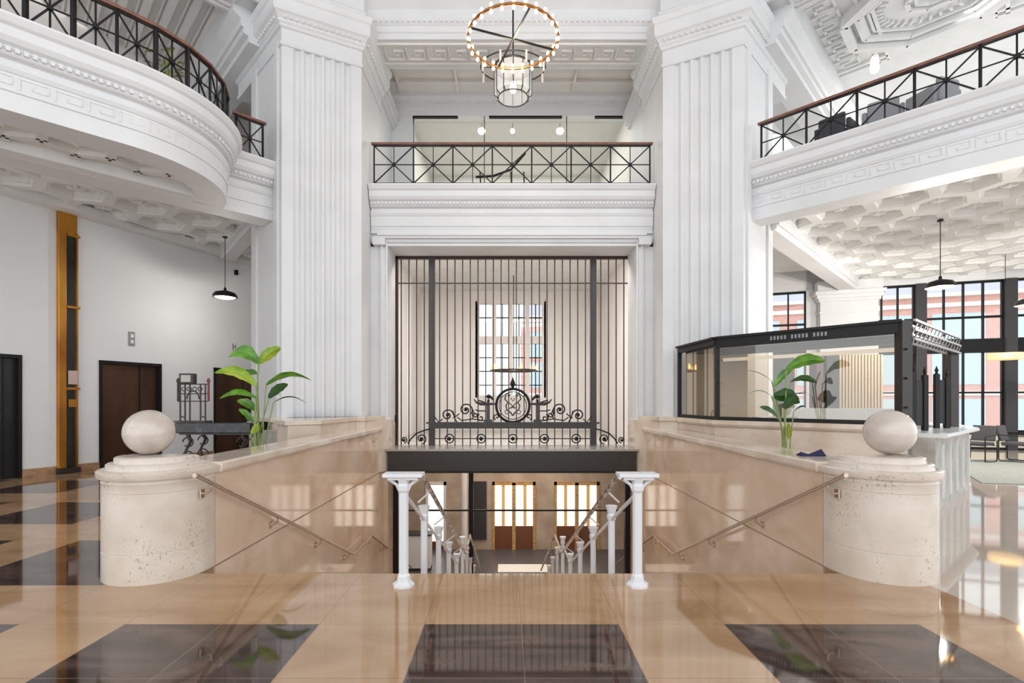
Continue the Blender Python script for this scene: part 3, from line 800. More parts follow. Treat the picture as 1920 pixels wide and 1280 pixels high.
# little candelabra in front of that window
e = empty('candle_chandelier', (.24, 17.5, 5.95), 0, 'small bronze chandelier with amber candle lights behind the gate', 'chandelier')
m = MB(); m.tube([(.24, 17.5, 5.96), (.24, 17.5, 2.6)], .018, 6); m.build('stem', BRONZE, e)
m = MB(); m.tube([(.24 + .8 * math.cos(a), 17.5 + .8 * math.sin(a), 2.63) for a in [2 * PI * k / 32 for k in range(32)]], .03, 6, True)
for k in range(4): a = PI * k / 4; m.bar((.24 + .8 * math.cos(a), 17.5 + .8 * math.sin(a), 2.63), (.24 - .8 * math.cos(a), 17.5 - .8 * math.sin(a), 2.63), .02)
m.build('ring', BRONZE, e)
for k in range(10):
    a = 2 * PI * k / 10; m = MB(); m.lathe([(.01, 2.65), (.03, 2.68), (.045, 2.74), (.025, 2.80), (.005, 2.86)], (.24 + .8 * math.cos(a), 17.5 + .8 * math.sin(a), 0), 8); m.build('candle_bulb', BULBA, e)

# lower hall
m = MB(); m.box(-10, 10, LY1, 22, -4.35, -4.2); m.struct('floor_lower', LOWF, 'grey floor of the lower hall at the foot of the stairs', 'floor')
m = MB(); m.box(-3.6, 3.85, 12.25, 20, .06, .30); m.struct('ceiling_lower', LOWW, 'low ceiling of the lower hall', 'ceiling')
Yb = 19.5
holes = [(-.56, 1.12), (1.85, 3.6), (-3.15, -2.35)]
m = MB(); xs = [-10] + [q for h in sorted(holes) for q in h] + [10]
for i in range(0, len(xs), 2): m.box(xs[i], xs[i + 1], Yb, Yb + .3, -4.2, -.02)
for a, b in holes: m.box(a, b, Yb, Yb + .3, -1.57, -.02)
m.struct('wall_lower_back', LOWW, 'brown-grey end wall of the lower hall with oak doors', 'wall')
for i, (a, b) in enumerate(holes):
    lab = ['glazed oak double door in the middle of the lower hall', 'glazed oak double door at the right of the lower hall', 'bright glazed side light at the left of the lower hall'][i]
    m = MB(); fw = .1; md = (a + b) / 2
    m.box(a, a + fw, Yb - .05, Yb + .12, -4.2, -1.57); m.box(b - fw, b, Yb - .05, Yb + .12, -4.2, -1.57); m.box(a, b, Yb - .05, Yb + .12, -1.7, -1.57)
    if i < 2: m.box(md - .07, md + .07, Yb - .05, Yb + .1, -4.2, -1.6)
    o = m.struct('door_%d' % (i + 4), OAK if i < 2 else WHITE, lab, 'door')
    m = MB(); m.box(a + .1, b - .1, Yb, Yb + .06, -4.2, -3.3 if i < 2 else -3.9); m.build('kick_panel', MAHOG, o)
    m = MB(); m.box(a + .1, b - .1, Yb + .07, Yb + .08, -3.3 if i < 2 else -3.9, -1.7); m.build('lit_glass', DAYP, o)
    if i < 2:
        for q in (.22, .72): m = MB(); m.box(a + (b - a) * q, a + (b - a) * q + .12, Yb - .0, Yb + .07, -3.3, -1.7); m.build('curtain_strip', mat('amber_curtain', (.6, .36, .12), .6, emit=(.9, .5, .15), es=.25), o)  # added amber strips, faint glow put into their material
e = MB(); e.lathe([(.16, -4.2), (.16, -4.05), (.12, -4.0), (.11, 0), (.14, .04), (.14, .07)], (-1.55, 18.4, 0), 20)
tag(e.build('white_column', WHITE, None, True), 'slim white column in the lower hall left of the doors', 'column')
e = MB(); e.box(-1.42, -.78, Yb - .09, Yb - .01, -3.8, -1.55); tag(e.build('notice_board', DARKP), 'dark notice board on the lower hall wall beside the oak doors', 'board')
e = MB(); e.box(-4.8, -4.6, 13, Yb, -4.2, .1); e.struct('wall_lower_left', LOWW, 'left wall of the lower hall', 'wall')
e = MB(); e.box(4.9, 5.1, 13, Yb, -4.2, .1); e.struct('wall_lower_right', LOWW, 'right wall of the lower hall', 'wall')
# white cabinet seen low on the left
e = empty('white_cabinet', (-3.1, 17.2, -4.2), 0, 'white cabinet low on the left of the lower hall', 'cabinet')
m = MB(); m.box(-3.6, -2.6, 17, 17.5, -4.1, -3.0); m.build('body', WHITE, e); m = MB(); m.box(-3.65, -2.55, 16.97, 17.52, -3.0, -2.95); m.build('top', DARKP, e)
for x in (-3.55, -2.65): m = MB(); m.box(x, x + .05, 17.05, 17.45, -4.2, -4.1); m.build('foot', DARKP, e)
e = MB(); e.box(-.3, 1.4, 16.9, 17.7, -4.2, -4.185); tag(e.build('door_mat', PAPER), 'mat at the foot of the stairs, whitened as a patch of sunlight', 'mat')  # patch of sunlight put into the mat's white colour
# glazed partition below the beam
e = empty('stair_partition', (.12, 12.1, -4.2), 0, 'black framed partition with a thin cross bar below the gate beam', 'partition')
m = MB()
m.build
for x in (XG0 + .06, XG1 - .06): m.box(x - .06, x + .06, 12.0, 12.15, -4.2, -.02)
m.build('side_post', IRON, e)
m = MB(); m.box(XG0, XG1, 12.05, 12.09, -1.07, -1.03); m.build('cross_bar', IRON, e)
m = MB(); m.box(-.93, -.82, 12.3, 12.4, -4.2, -.02); m.build('middle_post', IRON, e)
# ------------------------------------------------------------------ beam under the gate
e = empty('gate_beam', (CX, 11.4, .0), 0, 'dark bronze beam spanning the stairwell below the gate', 'beam')
m = MB(); m.box(-2.68, mx(-2.68), 11.30, 12.2, -.02, .45); m.build('beam_body', BRONZEG, e, bevel=.01)
m = MB(); m.box(-2.72, mx(-2.72), 11.26, 12.4, .45, .50); m.build('sill_plate', mat('worn_sill', (.42, .39, .37), .25, .5), e, bevel=.006)
m = MB(); m.box(-2.70, mx(-2.70), 11.28, 11.33, -.04, .0); m.build('lower_lip', IRON, e)

# ------------------------------------------------------------------ gate
GZ = 12.3; g = GZ / F
def gx(px): return (px - PX) * g
def gz(py): return EYE + (PY - py) * g
gate = empty('iron_gate', (CX, GZ, .5), 0, 'tall barred bronze gate with scrolled crest above the stairs', 'gate')
m = MB()
for px in (743, 1183): m.box(gx(px) - .045, gx(px) + .045, GZ - .05, GZ + .05, .5, gz(483))
m.box(gx(740), gx(1186), GZ - .05, GZ + .05, gz(486), gz(480)); m.build('outer_frame', mat('oxide_frame', (.045, .018, .014), .4, .3), gate)
for px in (810, 1112):
    m = MB(); m.box(gx(px) - .075, gx(px) + .075, GZ - .06, GZ + .06, .5, gz(484)); m.box(gx(px) - .04, gx(px) + .04, GZ - .075, GZ - .05, .6, gz(490)); m.build('gate_post', BRONZEG, gate)
m = MB(); m.box(gx(745), gx(1181), GZ - .015, GZ + .015, gz(532), gz(530)); m.build('upper_rail', BRONZE, gate)
m = MB(); m.box(gx(805), gx(1118), GZ - .07, GZ + .07, gz(803), gz(794)); m.box(gx(800), gx(1123), GZ - .09, GZ + .09, gz(794), gz(791)); m.build('lock_rail', BRONZEG, gate)
bars = [810 + 14.38 * k for k in range(1, 21)] + [810 - 14.4 * k for k in range(1, 5)] + [1112 + 14.4 * k for k in range(1, 5)]
for px in bars:
    m = MB(); m.box(gx(px) - .013, gx(px) + .013, GZ - .013, GZ + .013, .5, gz(484)); m.build('bar', BRONZE, gate)
# crest
yf = GZ - .05
def spiral(cx, cz, r, turns, a0, sgn, n=30, grow=.12):
    return [(cx + (r * (grow + (1 - grow) * k / n)) * math.cos(a0 + sgn * turns * 2 * PI * (k / n)), yf, cz + (r * (grow + (1 - grow) * k / n)) * math.sin(a0 + sgn * turns * 2 * PI * (k / n))) for k in range(n + 1)]
cxg = 961.5
def ball(m, px, py, r):
    x, z = gx(px), gz(py); n = 8
    m.lathe([(max(.001, r * math.sin(PI * k / n)), -r * math.cos(PI * k / n)) for k in range(n + 1)], (x, yf, z), 10)
m = MB()
m.tube([(gx(cxg) + 31 * g * math.cos(a), yf, gz(760) + 31 * g * math.sin(a)) for a in [2 * PI * k / 40 for k in range(40)]], .032, 8, True)
m.tube([(gx(cxg) + 25.5 * g * math.cos(a), yf, gz(760) + 25.5 * g * math.sin(a)) for a in [2 * PI * k / 40 for k in range(40)]], .010, 6, True)
m.build('crest_ring', IRON, gate, True)
# intertwined emblem in the ring
m = MB()
for q in (-1, 1):
    pts = [(-13, 20), (-15, 12), (-9, 6), (-13, 0), (-11, -8), (-4, -13), (0, -19)]
    m.tube([(gx(cxg + q * a), yf, gz(760 - b)) for a, b in pts], .018, 6)
    m.tube([(gx(cxg + q * a), yf, gz(760 - b)) for a, b in [(-13, 20), (-8, 23), (-5, 18)]], .013, 6)
    m.tube([(gx(cxg + q * a), yf, gz(760 - b)) for a, b in [(-9, 6), (-3, 2), (3, -6)]], .012, 6)
    m.tube([(gx(cxg + q * a), yf, gz(760 - b)) for a, b in [(-11, -8), (-15, -11), (-13, -16), (-8, -14)]], .012, 6)
    ball(m, cxg + q * 8, 741, .03)
m.tube([(gx(cxg + a), yf, gz(760 - b)) for a, b in [(-4, 14), (0, 8), (4, 14)]], .012, 6)
m.tube([(gx(cxg + a), yf, gz(760 - b)) for a, b in [(-7, -6), (0, -1), (7, -6)]], .012, 6)
m.build('emblem', BRONZEG, gate, True)
m = MB(); m.lathe([(.01, 0), (.05, .03), (.03, .08), (.075, .13), (.05, .20), (.02, .27), (.002, .33)], (gx(cxg), yf, gz(731)), 8); m.build('finial', IRON, gate, True)
for q in (-1, 1):
    # pedestal with winged console
    m = MB(); x = cxg + q * 46
    m.bar((gx(x), yf, gz(792)), (gx(x), yf, gz(757)), .085, .05)
    m.bar((gx(x), yf, gz(792)), (gx(x), yf, gz(786)), .20, .06, up=(0, 1, 0)) 
    m.tube([(gx(cxg + q * a), yf, gz(b)) for a, b in [(31, 757), (46, 757), (60, 757), (68, 754), (73, 748)]], [.02, .035, .04, .025, .01], 8)
    m.tube([(gx(cxg + q * a), yf, gz(b)) for a, b in [(46, 757), (58, 752), (66, 750)]], .02, 6)
    m.build('console', BRONZEG, gate, True)
    m = MB(); m.tube([(gx(cxg + q * a), yf, gz(b)) for a, b in [(36, 750), (40, 745), (46, 741), (50, 744)]], [.02, .03, .028, .012], 8); ball(m, cxg + q * 45, 743, .055)
    m.tube([(gx(cxg + q * a), yf, gz(b)) for a, b in [(45, 748), (46, 752), (46, 757)]], .03, 6)
    m.build('griffin_head', IRON, gate, True)
    for (dx, py, r, tn, sg) in ((88, 768, 13, 1.6, 1), (122, 778, 11.5, 1.5, 1), (30, 781, 6, 1.2, -1), (60, 783, 7, 1.2, 1), (70, 777, 6, 1.1, 1)):
        m = MB(); cxx = gx(cxg + q * dx); czz = gz(py)
        pts = spiral(cxx, czz, r * g, tn, 0 if q > 0 else PI, sg * q)
        m.tube(pts, .017, 6)
        if r > 10: ball(m, cxg + q * dx, py, .04)
        m.build('scroll', IRON, gate, True)
    m = MB()
    for pts in ([(46, 790), (62, 787), (76, 785), (95, 788), (104, 782)], [(76, 785), (72, 775), (76, 766)], [(104, 791), (108, 785), (112, 770)], [(131, 785), (138, 791), (144, 784), (148, 779)], [(100, 775), (106, 780), (112, 783)], [(50, 770), (62, 770), (70, 768)]):
        m.tube([(gx(cxg + q * a), yf, gz(b)) for a, b in pts], .015, 6)
    m.build('vine', IRON, gate, True)
    # outer corner scrolls
    for (dx, py, r) in ((171, 822, 10), (203, 824, 6)):
        m = MB(); m.tube(spiral(gx(cxg + q * dx), gz(py), r * g, 1.5, PI / 2, q), .016, 6); ball(m, cxg + q * dx, py, .045 if r > 8 else .025)
        m.build('scroll', IRON, gate, True)
    m = MB(); m.tube([(gx(cxg + q * a), yf, gz(b)) for a, b in [(152, 803), (165, 806), (180, 812), (190, 822), (196, 831)]], .018, 6); m.build('vine', IRON, gate, True)
for k in range(5):
    px = cxg + (k - 2) * 59.3; m = MB(); ball(m, px, 822, .05)
    m.tube([(gx(px) + 8 * g * math.cos(a), yf + .03, gz(822) + 8 * g * math.sin(a)) for a in [2 * PI * j / 20 for j in range(20)]], .015, 6, True); m.build('rosette', IRON, gate, True)
m = MB(); m.box(gx(815), gx(1108), GZ - .01, GZ + .01, gz(822) - .012, gz(822) + .012); m.build('lower_rail', BRONZE, gate)
for q in (-1, 1):
    m = MB(); px = cxg + q * 221; m.box(gx(px) - .03, gx(px) + .03, GZ - .12, GZ, gz(792), gz(778)); m.build('latch', IRON, gate)

# ------------------------------------------------------------------ gallery railings
def railing(pts, z, h, label, heavy=(), endcap=True):
    """pts: plan positions of the posts"""
    e = empty('balcony_railing', (pts[0][0], pts[0][1], z), 0, label, 'railing')
    V = [Vector((p[0], p[1], 0)) for p in pts]
    for i, p in enumerate(V):
        m = MB(); w_ = .05 if i in heavy else .032
        m.box(p.x - w_ / 2, p.x + w_ / 2, p.y - w_ / 2, p.y + w_ / 2, z, z + h - .03); m.box(p.x - w_, p.x + w_, p.y - w_, p.y + w_, z, z + .03)
        m.build('post', IRON, e)
    for i in range(len(V) - 1):
        a, b = V[i], V[i + 1]; m = MB(); z0, z1 = z + .045, z + h - .07; c = (a + b) / 2; zc = (z0 + z1) / 2
        U = Vector((0, 0, 1)); A0 = a + U * z0; B0 = b + U * z0; A1 = a + U * z1; B1 = b + U * z1
        nn = (b - a).normalized().cross(U)
        for p, q, w_ in ((A0, B1, .022), (A1, B0, .022), ((A0 + A1) / 2, (B0 + B1) / 2, .018), (c + U * z0, c + U * z1, .018), (A0, B0, .026), (A1, B1, .026)):
            m.bar(p, q, w_)
        cc = c + U * zc
        m.bar(cc - nn * .03, cc + nn * .03, .065); m.build('panel', IRON, e)
    ends = [V[0] - (V[1] - V[0]).normalized() * .06] + V[1:-1] + [V[-1] + (V[-1] - V[-2]).normalized() * .06]
    m = MB(); path = [(p.x, p.y) for p in ends]
    m.sweep(path, [(-.035, z + h - .045), (.035, z + h - .045), (.045, z + h - .02), (.035, z + h), (-.035, z + h), (-.045, z + h - .02)]); m.build('handrail', WOOD, e)
    m = MB(); m.sweep(path, [(-.02, z + .0), (.02, z), (.02, z + .02), (-.02, z + .02)]); m.build('bottom_rail', IRON, e)
    return e
zc = HF
rail_pts = [(-2.98 + k * (mx(-2.98) + 2.98) / 7, 11.28) for k in range(8)]
railing(rail_pts, HF, .955, 'straight wood topped iron railing over the gate')
railing([dg(1, .10 + .81 * k, .04) for k in range(11)], HF, .82, 'wood topped iron railing crossing the upper right gallery')
# left: short straight piece near the pier then the curved front
railing([dg(-1, .12, .04), dg(-1, .62, .04)], HF, .82, 'short iron railing beside the left pier')
def arc_resample(pts, n):
    L = [0]
    for a, b in zip(pts, pts[1:]): L.append(L[-1] + math.dist(a, b))
    out = []
    for k in range(n + 1):
        t = L[-1] * k / n
        for i in range(len(L) - 1):
            if L[i] <= t <= L[i + 1] + 1e-9:
                f = (t - L[i]) / (L[i + 1] - L[i]); out.append((pts[i][0] + (pts[i + 1][0] - pts[i][0]) * f, pts[i][1] + (pts[i + 1][1] - pts[i][1]) * f)); break
    return out
cb = [(t, d) for t, d in bulge(.02)]
cb = [p for p in cb if p[0] < 7.4]
post_arc = arc_resample(cb, 13)
railing([dg(-1, t, d) for t, d in post_arc], HF, .82, 'curved wood topped iron railing on the rounded balcony', heavy=(2, 4, 5, 7, 8))

# ------------------------------------------------------------------ upper entablature, ceilings, mezzanine room
SO = 9.55
m = MB(); m.sweep([(mx(3.4), 11.05), (3.4, 11.05)], [(-1.0, SO), (0, SO), (0, SO + .12), (.03, SO + .14), (.03, SO + .26), (.08, SO + .3), (.12, SO + .38), (.05, SO + .42), (.05, SO + .62), (.12, SO + .68), (.2, SO + .75), (.2, SO + .85), (.28, SO + .95), (.28, SO + 1.1), (-1.0, SO + 1.1)])
dentils(m, [(mx(3.4), 11.05), (3.4, 11.05)], SO + .35, .12, .06, .12)
m.struct('trim_upper_entablature', WHITE, 'white entablature spanning high between the two piers', 'entablature')
def keysoffit(m, M, n, size, z, wb=.03):
    key = [(0, 0), (0, 1), (.82, 1), (.82, .28), (.38, .28), (.38, .62), (.58, .62)]
    for k in range(n):
        for (a0, b0), (a1, b1) in zip(key, key[1:]):
            p = M @ Vector(((k + a0) * size, b0 * size * .8, 0)); q = M @ Vector(((k + a1) * size, b1 * size * .8, 0))
            m.bar((p.x, p.y, z), (q.x, q.y, z), wb, .07)
m = MB(); keysoffit(m, Matrix.Translation((-2.75, 11.28, 0)), 12, .478, SO - .01)
for y0 in (11.16, 11.80): m.box(-3.1, 3.33, y0, y0 + .05, SO - .04, SO)
m.struct('trim_key_band', WARMW, 'greek key band on the soffit between the piers', 'trim')
m = MB(); m.box(-3.3, 3.55, 12.0, 14.3, 10.05, 10.3)
for k in range(4): m.box(-2.9 + k * 1.55, -2.9 + k * 1.55 + .06, 12.05, 13.6, 9.95, 10.05)
for y in (12.5, 13.2): m.box(-3.3, 3.55, y, y + .06, 9.97, 10.05)
m.struct('ceiling_center_gallery', WARMW, 'coffered ceiling strip above the short gallery', 'ceiling')
m = MB(); m.sweep([(-3.3, 14.0), (3.55, 14.0)], [(-.3, SO), (0, SO), (0, SO + .15), (.05, SO + .18), (.05, SO + .28), (.14, SO + .36), (.2, SO + .42), (.2, SO + .5), (-.3, SO + .5)])
dentils(m, [(-3.3, 14.0), (3.55, 14.0)], SO + .32, .1, .05, .12)
m.struct('trim_inner_cornice', WHITE, 'cornice above the glazed mezzanine room', 'cornice')
# side walls of the central gallery recess
for s in (-1, 1):
    m = MB(); x0, x1 = (-3.5, -3.2) if s < 0 else (3.44, 3.74)
    m.box(x0, x1, 11.35, 14.1, HF, 10.3)
    xe = -3.2 if s < 0 else 3.44
    for z0, z1, o in ((9.15, 9.25, .08), (9.25, 9.4, .14), (9.4, 9.55, .2)): m.box(min(xe, xe - s * o), max(xe, xe - s * o), 11.1, 14.0, z0, z1)
    m.struct('wall_gallery_' + ('left' if s < 0 else 'right'), WHITE, 'side wall of the short gallery beside the %s pier' % ('left' if s < 0 else 'right'), 'wall')
# glazed mezzanine room
m = MB(); m.box(-3.3, -2.63, 14.02, 14.2, HF, SO); m.struct('wall_mezzanine', WHITE, 'white wall strip left of the glazed mezzanine room', 'wall')
m = MB(); m.box(-2.63, 3.68, 14.06, 14.075, HF, SO - .02); o = m.struct('window_7', GLASS, 'frameless glass front of the mezzanine room', 'window')
m = MB()
for a, b in ((773, 858), (917, 1054), (1116, 1197)): m.box((a - PX) * 14 / F, (b - PX) * 14 / F, 14.02, 14.1, SO - .045, SO)
m.build('track', IRON, o)
m = MB()
for px in (775, 908, 1063): x = (px - PX) * 14 / F; m.box(x - .012, x + .012, 14.05, 14.08, HF, SO)
m.build('mullion', BRONZEG, o)
MZ = mat('mezzanine_wall', (.62, .60, .57), .6)
m = MB(); m.box(-3.4, 3.9, 21, 21.2, HF, 11); m.box(-3.4, -3.2, 14.3, 21, HF, 11); m.box(3.9, 4.1, 14.3, 21, HF, 11); m.box(-3.4, 4.1, 14.3, 14.4, SO, 11); m.struct('wall_mezzanine_back', MZ, 'grey walls inside the glazed mezzanine room', 'wall')
m = MB(); m.box(-3.4, 4.1, 14.3, 21.2, 11, 11.2); m.struct('ceiling_mezzanine', MZ, 'ceiling of the glazed mezzanine room', 'ceiling')
for i, px in enumerate((903, 961, 1050)):
    p = P(px, 246, 15.6); m = MB(); m.lathe([(.02, p.z + .10), (.10, p.z + .06), (.12, p.z), (.09, p.z - .06), (.02, p.z - .09)] , (p.x, 15.6, 0), 16)
    e = empty('globe_light', (p.x, 15.6, p.z), 0, ['left globe light behind the mezzanine glass', 'middle, smaller globe light behind the mezzanine glass', 'right globe light behind the mezzanine glass'][i], 'light', 'globe lights behind the mezzanine glass')
    if i == 1: m = MB(); m.lathe([(.02, p.z + .08), (.06, p.z + .05), (.07, p.z), (.05, p.z - .05), (.02, p.z - .07)], (p.x, 15.6, 0), 16)
    m.build('globe', BULBW, e, True); m = MB(); m.tube([(p.x, 15.6, p.z + .08), (p.x, 15.6, 11)], .012, 6); m.build('stem', BRONZEG, e)
# exercise-like lounge frame glimpsed behind the gallery railing
e = empty('bare_frame_chair', (.3, 13.2, HF), 0, 'dark thin framed lounger behind the gallery railing', 'chair')
m = MB(); m.tube([P(892, 332, 13.0), P(925, 330, 13.0), P(958, 318, 13.0), P(985, 287, 13.0)], .03, 6); m.build('backrest_frame', IRON, e, True)
for x in (900, 958, 982):
    m = MB(); p = P(x, 322, 13.0); m.tube([(p.x, 13.0, p.z), (p.x + .05, 13.1, HF)], .018, 6); m.build('leg', IRON, e)

# upper wings: ceilings, key bands, back walls
UC = 10.2
def upper_wing(s):
    sd = 'left' if s < 0 else 'right'
    # front lintel along the opening with key soffit
    pth = [dg(s, -.3, 0), dg(s, 9, 0)]
    if s < 0: pth = pth[::-1]
    m = MB(); m.sweep(pth, [(-.95, SO + .25), (0, SO + .25), (0, SO + .4), (.05, SO + .45), (.05, SO + .7), (.15, SO + .8), (.22, SO + .95), (.22, SO + 1.3), (-.95, SO + 1.3)])
    m.struct('trim_lintel_' + sd, WHITE, 'white lintel with stepped edge over the %s upper gallery' % sd, 'lintel')
    m = MB()
    key = [(0, 0), (0, 1), (.82, 1), (.82, .28), (.38, .28), (.38, .62), (.58, .62)]
    for row in (0,):
        for k in range(14):
            for (a0, b0), (a1, b1) in zip(key, key[1:]):
                p = dg(s, .5 + (k + a0) * .5, -.25 - b0 * .42); q = dg(s, .5 + (k + a1) * .5, -.25 - b1 * .42)
                m.bar((*p, SO + .24), (*q, SO + .24), .035, .05)
    for d in (-.14, -.80):
        p = dg(s, 0, d); q = dg(s, 9, d); m.bar((*p, SO + .23), (*q, SO + .23), .06, .06)
    m.struct('trim_key_band_' + sd, WARMW if s < 0 else CEILW, 'greek key band under the %s upper lintel' % sd, 'trim')
    # ceiling plane
    m = MB(); m.prism([dg(s, -1.5, -.9), dg(s, 9.5, -.9), dg(s, 9.5, -9), dg(s, -1.5, -9)], UC, UC + .2)
    if s < 0:
        for k in range(26):
            t = -1.0 + k * .38
            p = dg(s, t, -1.0); q = dg(s, t, -8.5); m.bar((*p, UC - .05), (*q, UC - .05), .14, .12)
            p = dg(s, t + .13, -1.0); q = dg(s, t + .13, -8.5); m.bar((*p, UC - .02), (*q, UC - .02), .04, .05)
        m.struct('ceiling_upper_left', WARMW, 'ribbed plaster ceiling of the upper left gallery', 'ceiling')
    else:
        def octa(t, d, r, z0, z1, w_):
            pts = [(t + r * 1.25 * math.cos(PI / 8 + PI / 4 * k), d + r * math.sin(PI / 8 + PI / 4 * k)) for k in range(8)]
            for k in range(8):
                a = dg(s, *pts[k]); b = dg(s, *pts[(k + 1) % 8]); m.bar((*a, (z0 + z1) / 2), (*b, (z0 + z1) / 2), w_, z1 - z0)
        for t in (2.6, 5.9):
            for d in (-2.9,):
                octa(t, d, 1.35, UC - .28, UC, .16); octa(t, d, 1.15, UC - .18, UC, .10); octa(t, d, .98, UC - .10, UC, .05); octa(t, d, .42, UC - .12, UC, .09); octa(t, d, .30, UC - .08, UC, .05)
                for k in range(36):
                    a = 2 * PI * k / 36; p = dg(s, t + .85 * 1.25 * math.cos(a), d + .85 * math.sin(a)); q = dg(s, t + .72 * 1.25 * math.cos(a), d + .72 * math.sin(a)); m.bar((*p, UC - .04), (*q, UC - .04), .05, .08)
        for t in (.75, 4.25, 7.6):
            for dd_ in (-1.15, -1.35, -4.5, -4.7):
                p = dg(s, t - .8, dd_); q = dg(s, t + .8, dd_); m.bar((*p, UC - .04), (*q, UC - .04), .07, .1)
            for tt in (-.8, .8, -.6, .6):
                p = dg(s, t + tt, -1.15); q = dg(s, t + tt, -4.7); m.bar((*p, UC - .04), (*q, UC - .04), .07, .1)
            keyp = [(0, 0), (0, 1), (.82, 1), (.82, .28), (.38, .28), (.38, .62)]
            for r_ in range(7):
                for (a0, b0), (a1, b1) in zip(keyp, keyp[1:]):
                    p = dg(s, t - .25 + b0 * .5, -1.5 - (r_ + a0) * .42); q = dg(s, t - .25 + b1 * .5, -1.5 - (r_ + a1) * .42); m.bar((*p, UC - .03), (*q, UC - .03), .05, .06)
        m.struct('ceiling_upper_right', CEILW, 'ornate coffered ceiling of the upper right gallery', 'ceiling')
    # beam from the pier going back
    a = (5.45, 10.75); b = (10.5, 15.8)
    pth = side([a, b], s)
    pr = [(-.45, SO - .15), (-.4, SO - .15), (-.4, SO - .28), (-.3, SO - .3), (-.3, SO - .42), (.3, SO - .42), (.3, SO - .3), (.4, SO - .28), (.4, SO - .15), (.45, SO - .15), (.45, SO - .0), (.6, SO + .1), (.6, SO + .7), (-.6, SO + .7), (-.6, SO + .1), (-.45, SO)]
    m = MB(); m.sweep(pth, pr); m.struct('beam_upper_' + sd, WHITE, 'deep moulded beam running back from the %s pier capital' % sd, 'beam')
upper_wing(-1); upper_wing(1)
m = MB(); m.prism([wxy(-9, -.3), wxy(9, -.3), wxy(9, -.05), wxy(-9, -.05)], 6.2, 10.4); m.struct('wall_upper_left', WARMW, 'back wall of the upper left gallery', 'wall')
m = MB(); m.box(-9, -3.4, 16.5, 16.8, 6.2, 10.4); m.struct('wall_upper_back_left', WARMW, 'end wall of the upper left gallery', 'wall')
m = MB(); rq(m, -10, 14, 6.2, 7.2, .0, .3); rq(m, -10, 14, 9.4, 10.4, 0, .3)
for k in range(12): rq(m, -10 + 2 * k, -10 + 2 * k + .7, 7.2, 9.4, 0, .3)
m.struct('wall_upper_right', WHITE, 'upper right gallery wall pierced by windows', 'wall')

m = MB(); m.box(-16, 24, -4, 20, 12.2, 12.5); m.struct('ceiling', WHITE, 'high white ceiling of the hall', 'ceiling')
# ------------------------------------------------------------------ chandelier
chz, chr_, chy, chx = 7.72, .76, 8.5, P(962, 75, 8.5).x
ch = empty('ring_chandelier', (chx, chy, 12.2), 0, 'large brass ring chandelier with two rows of warm bulbs hanging in the hall', 'chandelier')
m = MB(); m.tube([(chx + chr_ * math.cos(a), chy + chr_ * math.sin(a), chz) for a in [2 * PI * k / 72 for k in range(72)]], .022, 8, True); m.build('ring', mat('ring_bronze', (.30, .12, .035), .3, .8), ch, True)
for k in range(26):
    a = 2 * PI * (k + .5) / 26; x = chx + chr_ * math.cos(a); y = chy + chr_ * math.sin(a)
    for sg in (-1, 1):
        m = MB(); z = chz + sg * .055
        m.lathe([(.004, z - .036), (.022, z - .026), (.031, z), (.022, z + .026), (.004, z + .036)], (x, y, 0), 8); m.build('bulb', BULB, ch, True)
m = MB()
for a in (.35, .35 + PI / 2): m.bar((chx + chr_ * math.cos(a), chy + chr_ * math.sin(a), chz), (chx - chr_ * math.cos(a), chy - chr_ * math.sin(a), chz), .025)
m.build('cross_arms', IRON, ch)
m = MB(); m.tube([(chx, chy, 12.2), (chx, chy, chz)], .014, 6); m.build('hanging_rod', IRON, ch)
# inner lantern hung below the ring
MILKY = mat('milky_glass', (.9, .9, .88), .15, emit=(1, .97, .9), es=.12); MILKY.node_tree.nodes['Principled BSDF'].inputs['Alpha'].default_value = .5
lan = empty('glass_drum_lantern', (chx, 10.2, 9.0), 0, 'faceted glass drum lantern seen below the ring chandelier', 'lantern')
ly = 10.2; lx = P(962, 150, ly).x; lt = P(0, 128, ly).z; lb = P(0, 184, ly).z; lr = .38
m = MB(); n = 12
for k in range(n):
    a = 2 * PI * k / n; b = 2 * PI * (k + 1) / n
    m.add([(lx + lr * math.cos(a), ly + lr * math.sin(a), lb + .06), (lx + lr * math.cos(b), ly + lr * math.sin(b), lb + .06), (lx + lr * math.cos(b), ly + lr * math.sin(b), lt), (lx + lr * math.cos(a), ly + lr * math.sin(a), lt)], [(0, 1, 2, 3)])
m.add([(lx + lr * .8 * math.cos(2 * PI * k / n), ly + lr * .8 * math.sin(2 * PI * k / n), lb) for k in range(n)], [tuple(range(n))])
m.build('glass_panel', MILKY, lan)
m = MB()
for k in range(n): a = 2 * PI * k / n; m.bar((lx + lr * math.cos(a), ly + lr * math.sin(a), lb + .06), (lx + lr * math.cos(a), ly + lr * math.sin(a), lt), .016); m.bar((lx + lr * math.cos(a), ly + lr * math.sin(a), lb + .06), (lx + lr * .8 * math.cos(a), ly + lr * .8 * math.sin(a), lb), .014)
m.tube([(lx + lr * math.cos(2 * PI * k / 24), ly + lr * math.sin(2 * PI * k / 24), lt) for k in range(24)], .02, 6, True)
m.tube([(lx + lr * .8 * math.cos(2 * PI * k / 24), ly + lr * .8 * math.sin(2 * PI * k / 24), lb) for k in range(24)], .012, 6, True)
m.build('lantern_frame', BRONZEG, lan)
m = MB(); m.lathe([(.01, lb + .1), (.05, lb + .12), (.07, lb + .2), (.05, lb + .3), (.02, lb + .34)], (lx, ly, 0), 12); m.build('bulb', BULBW, lan, True)
m = MB(); m.tube([(lx, ly, lb + .34), (lx, ly, 11.5)], .014, 6); m.build('stem', IRON, lan)
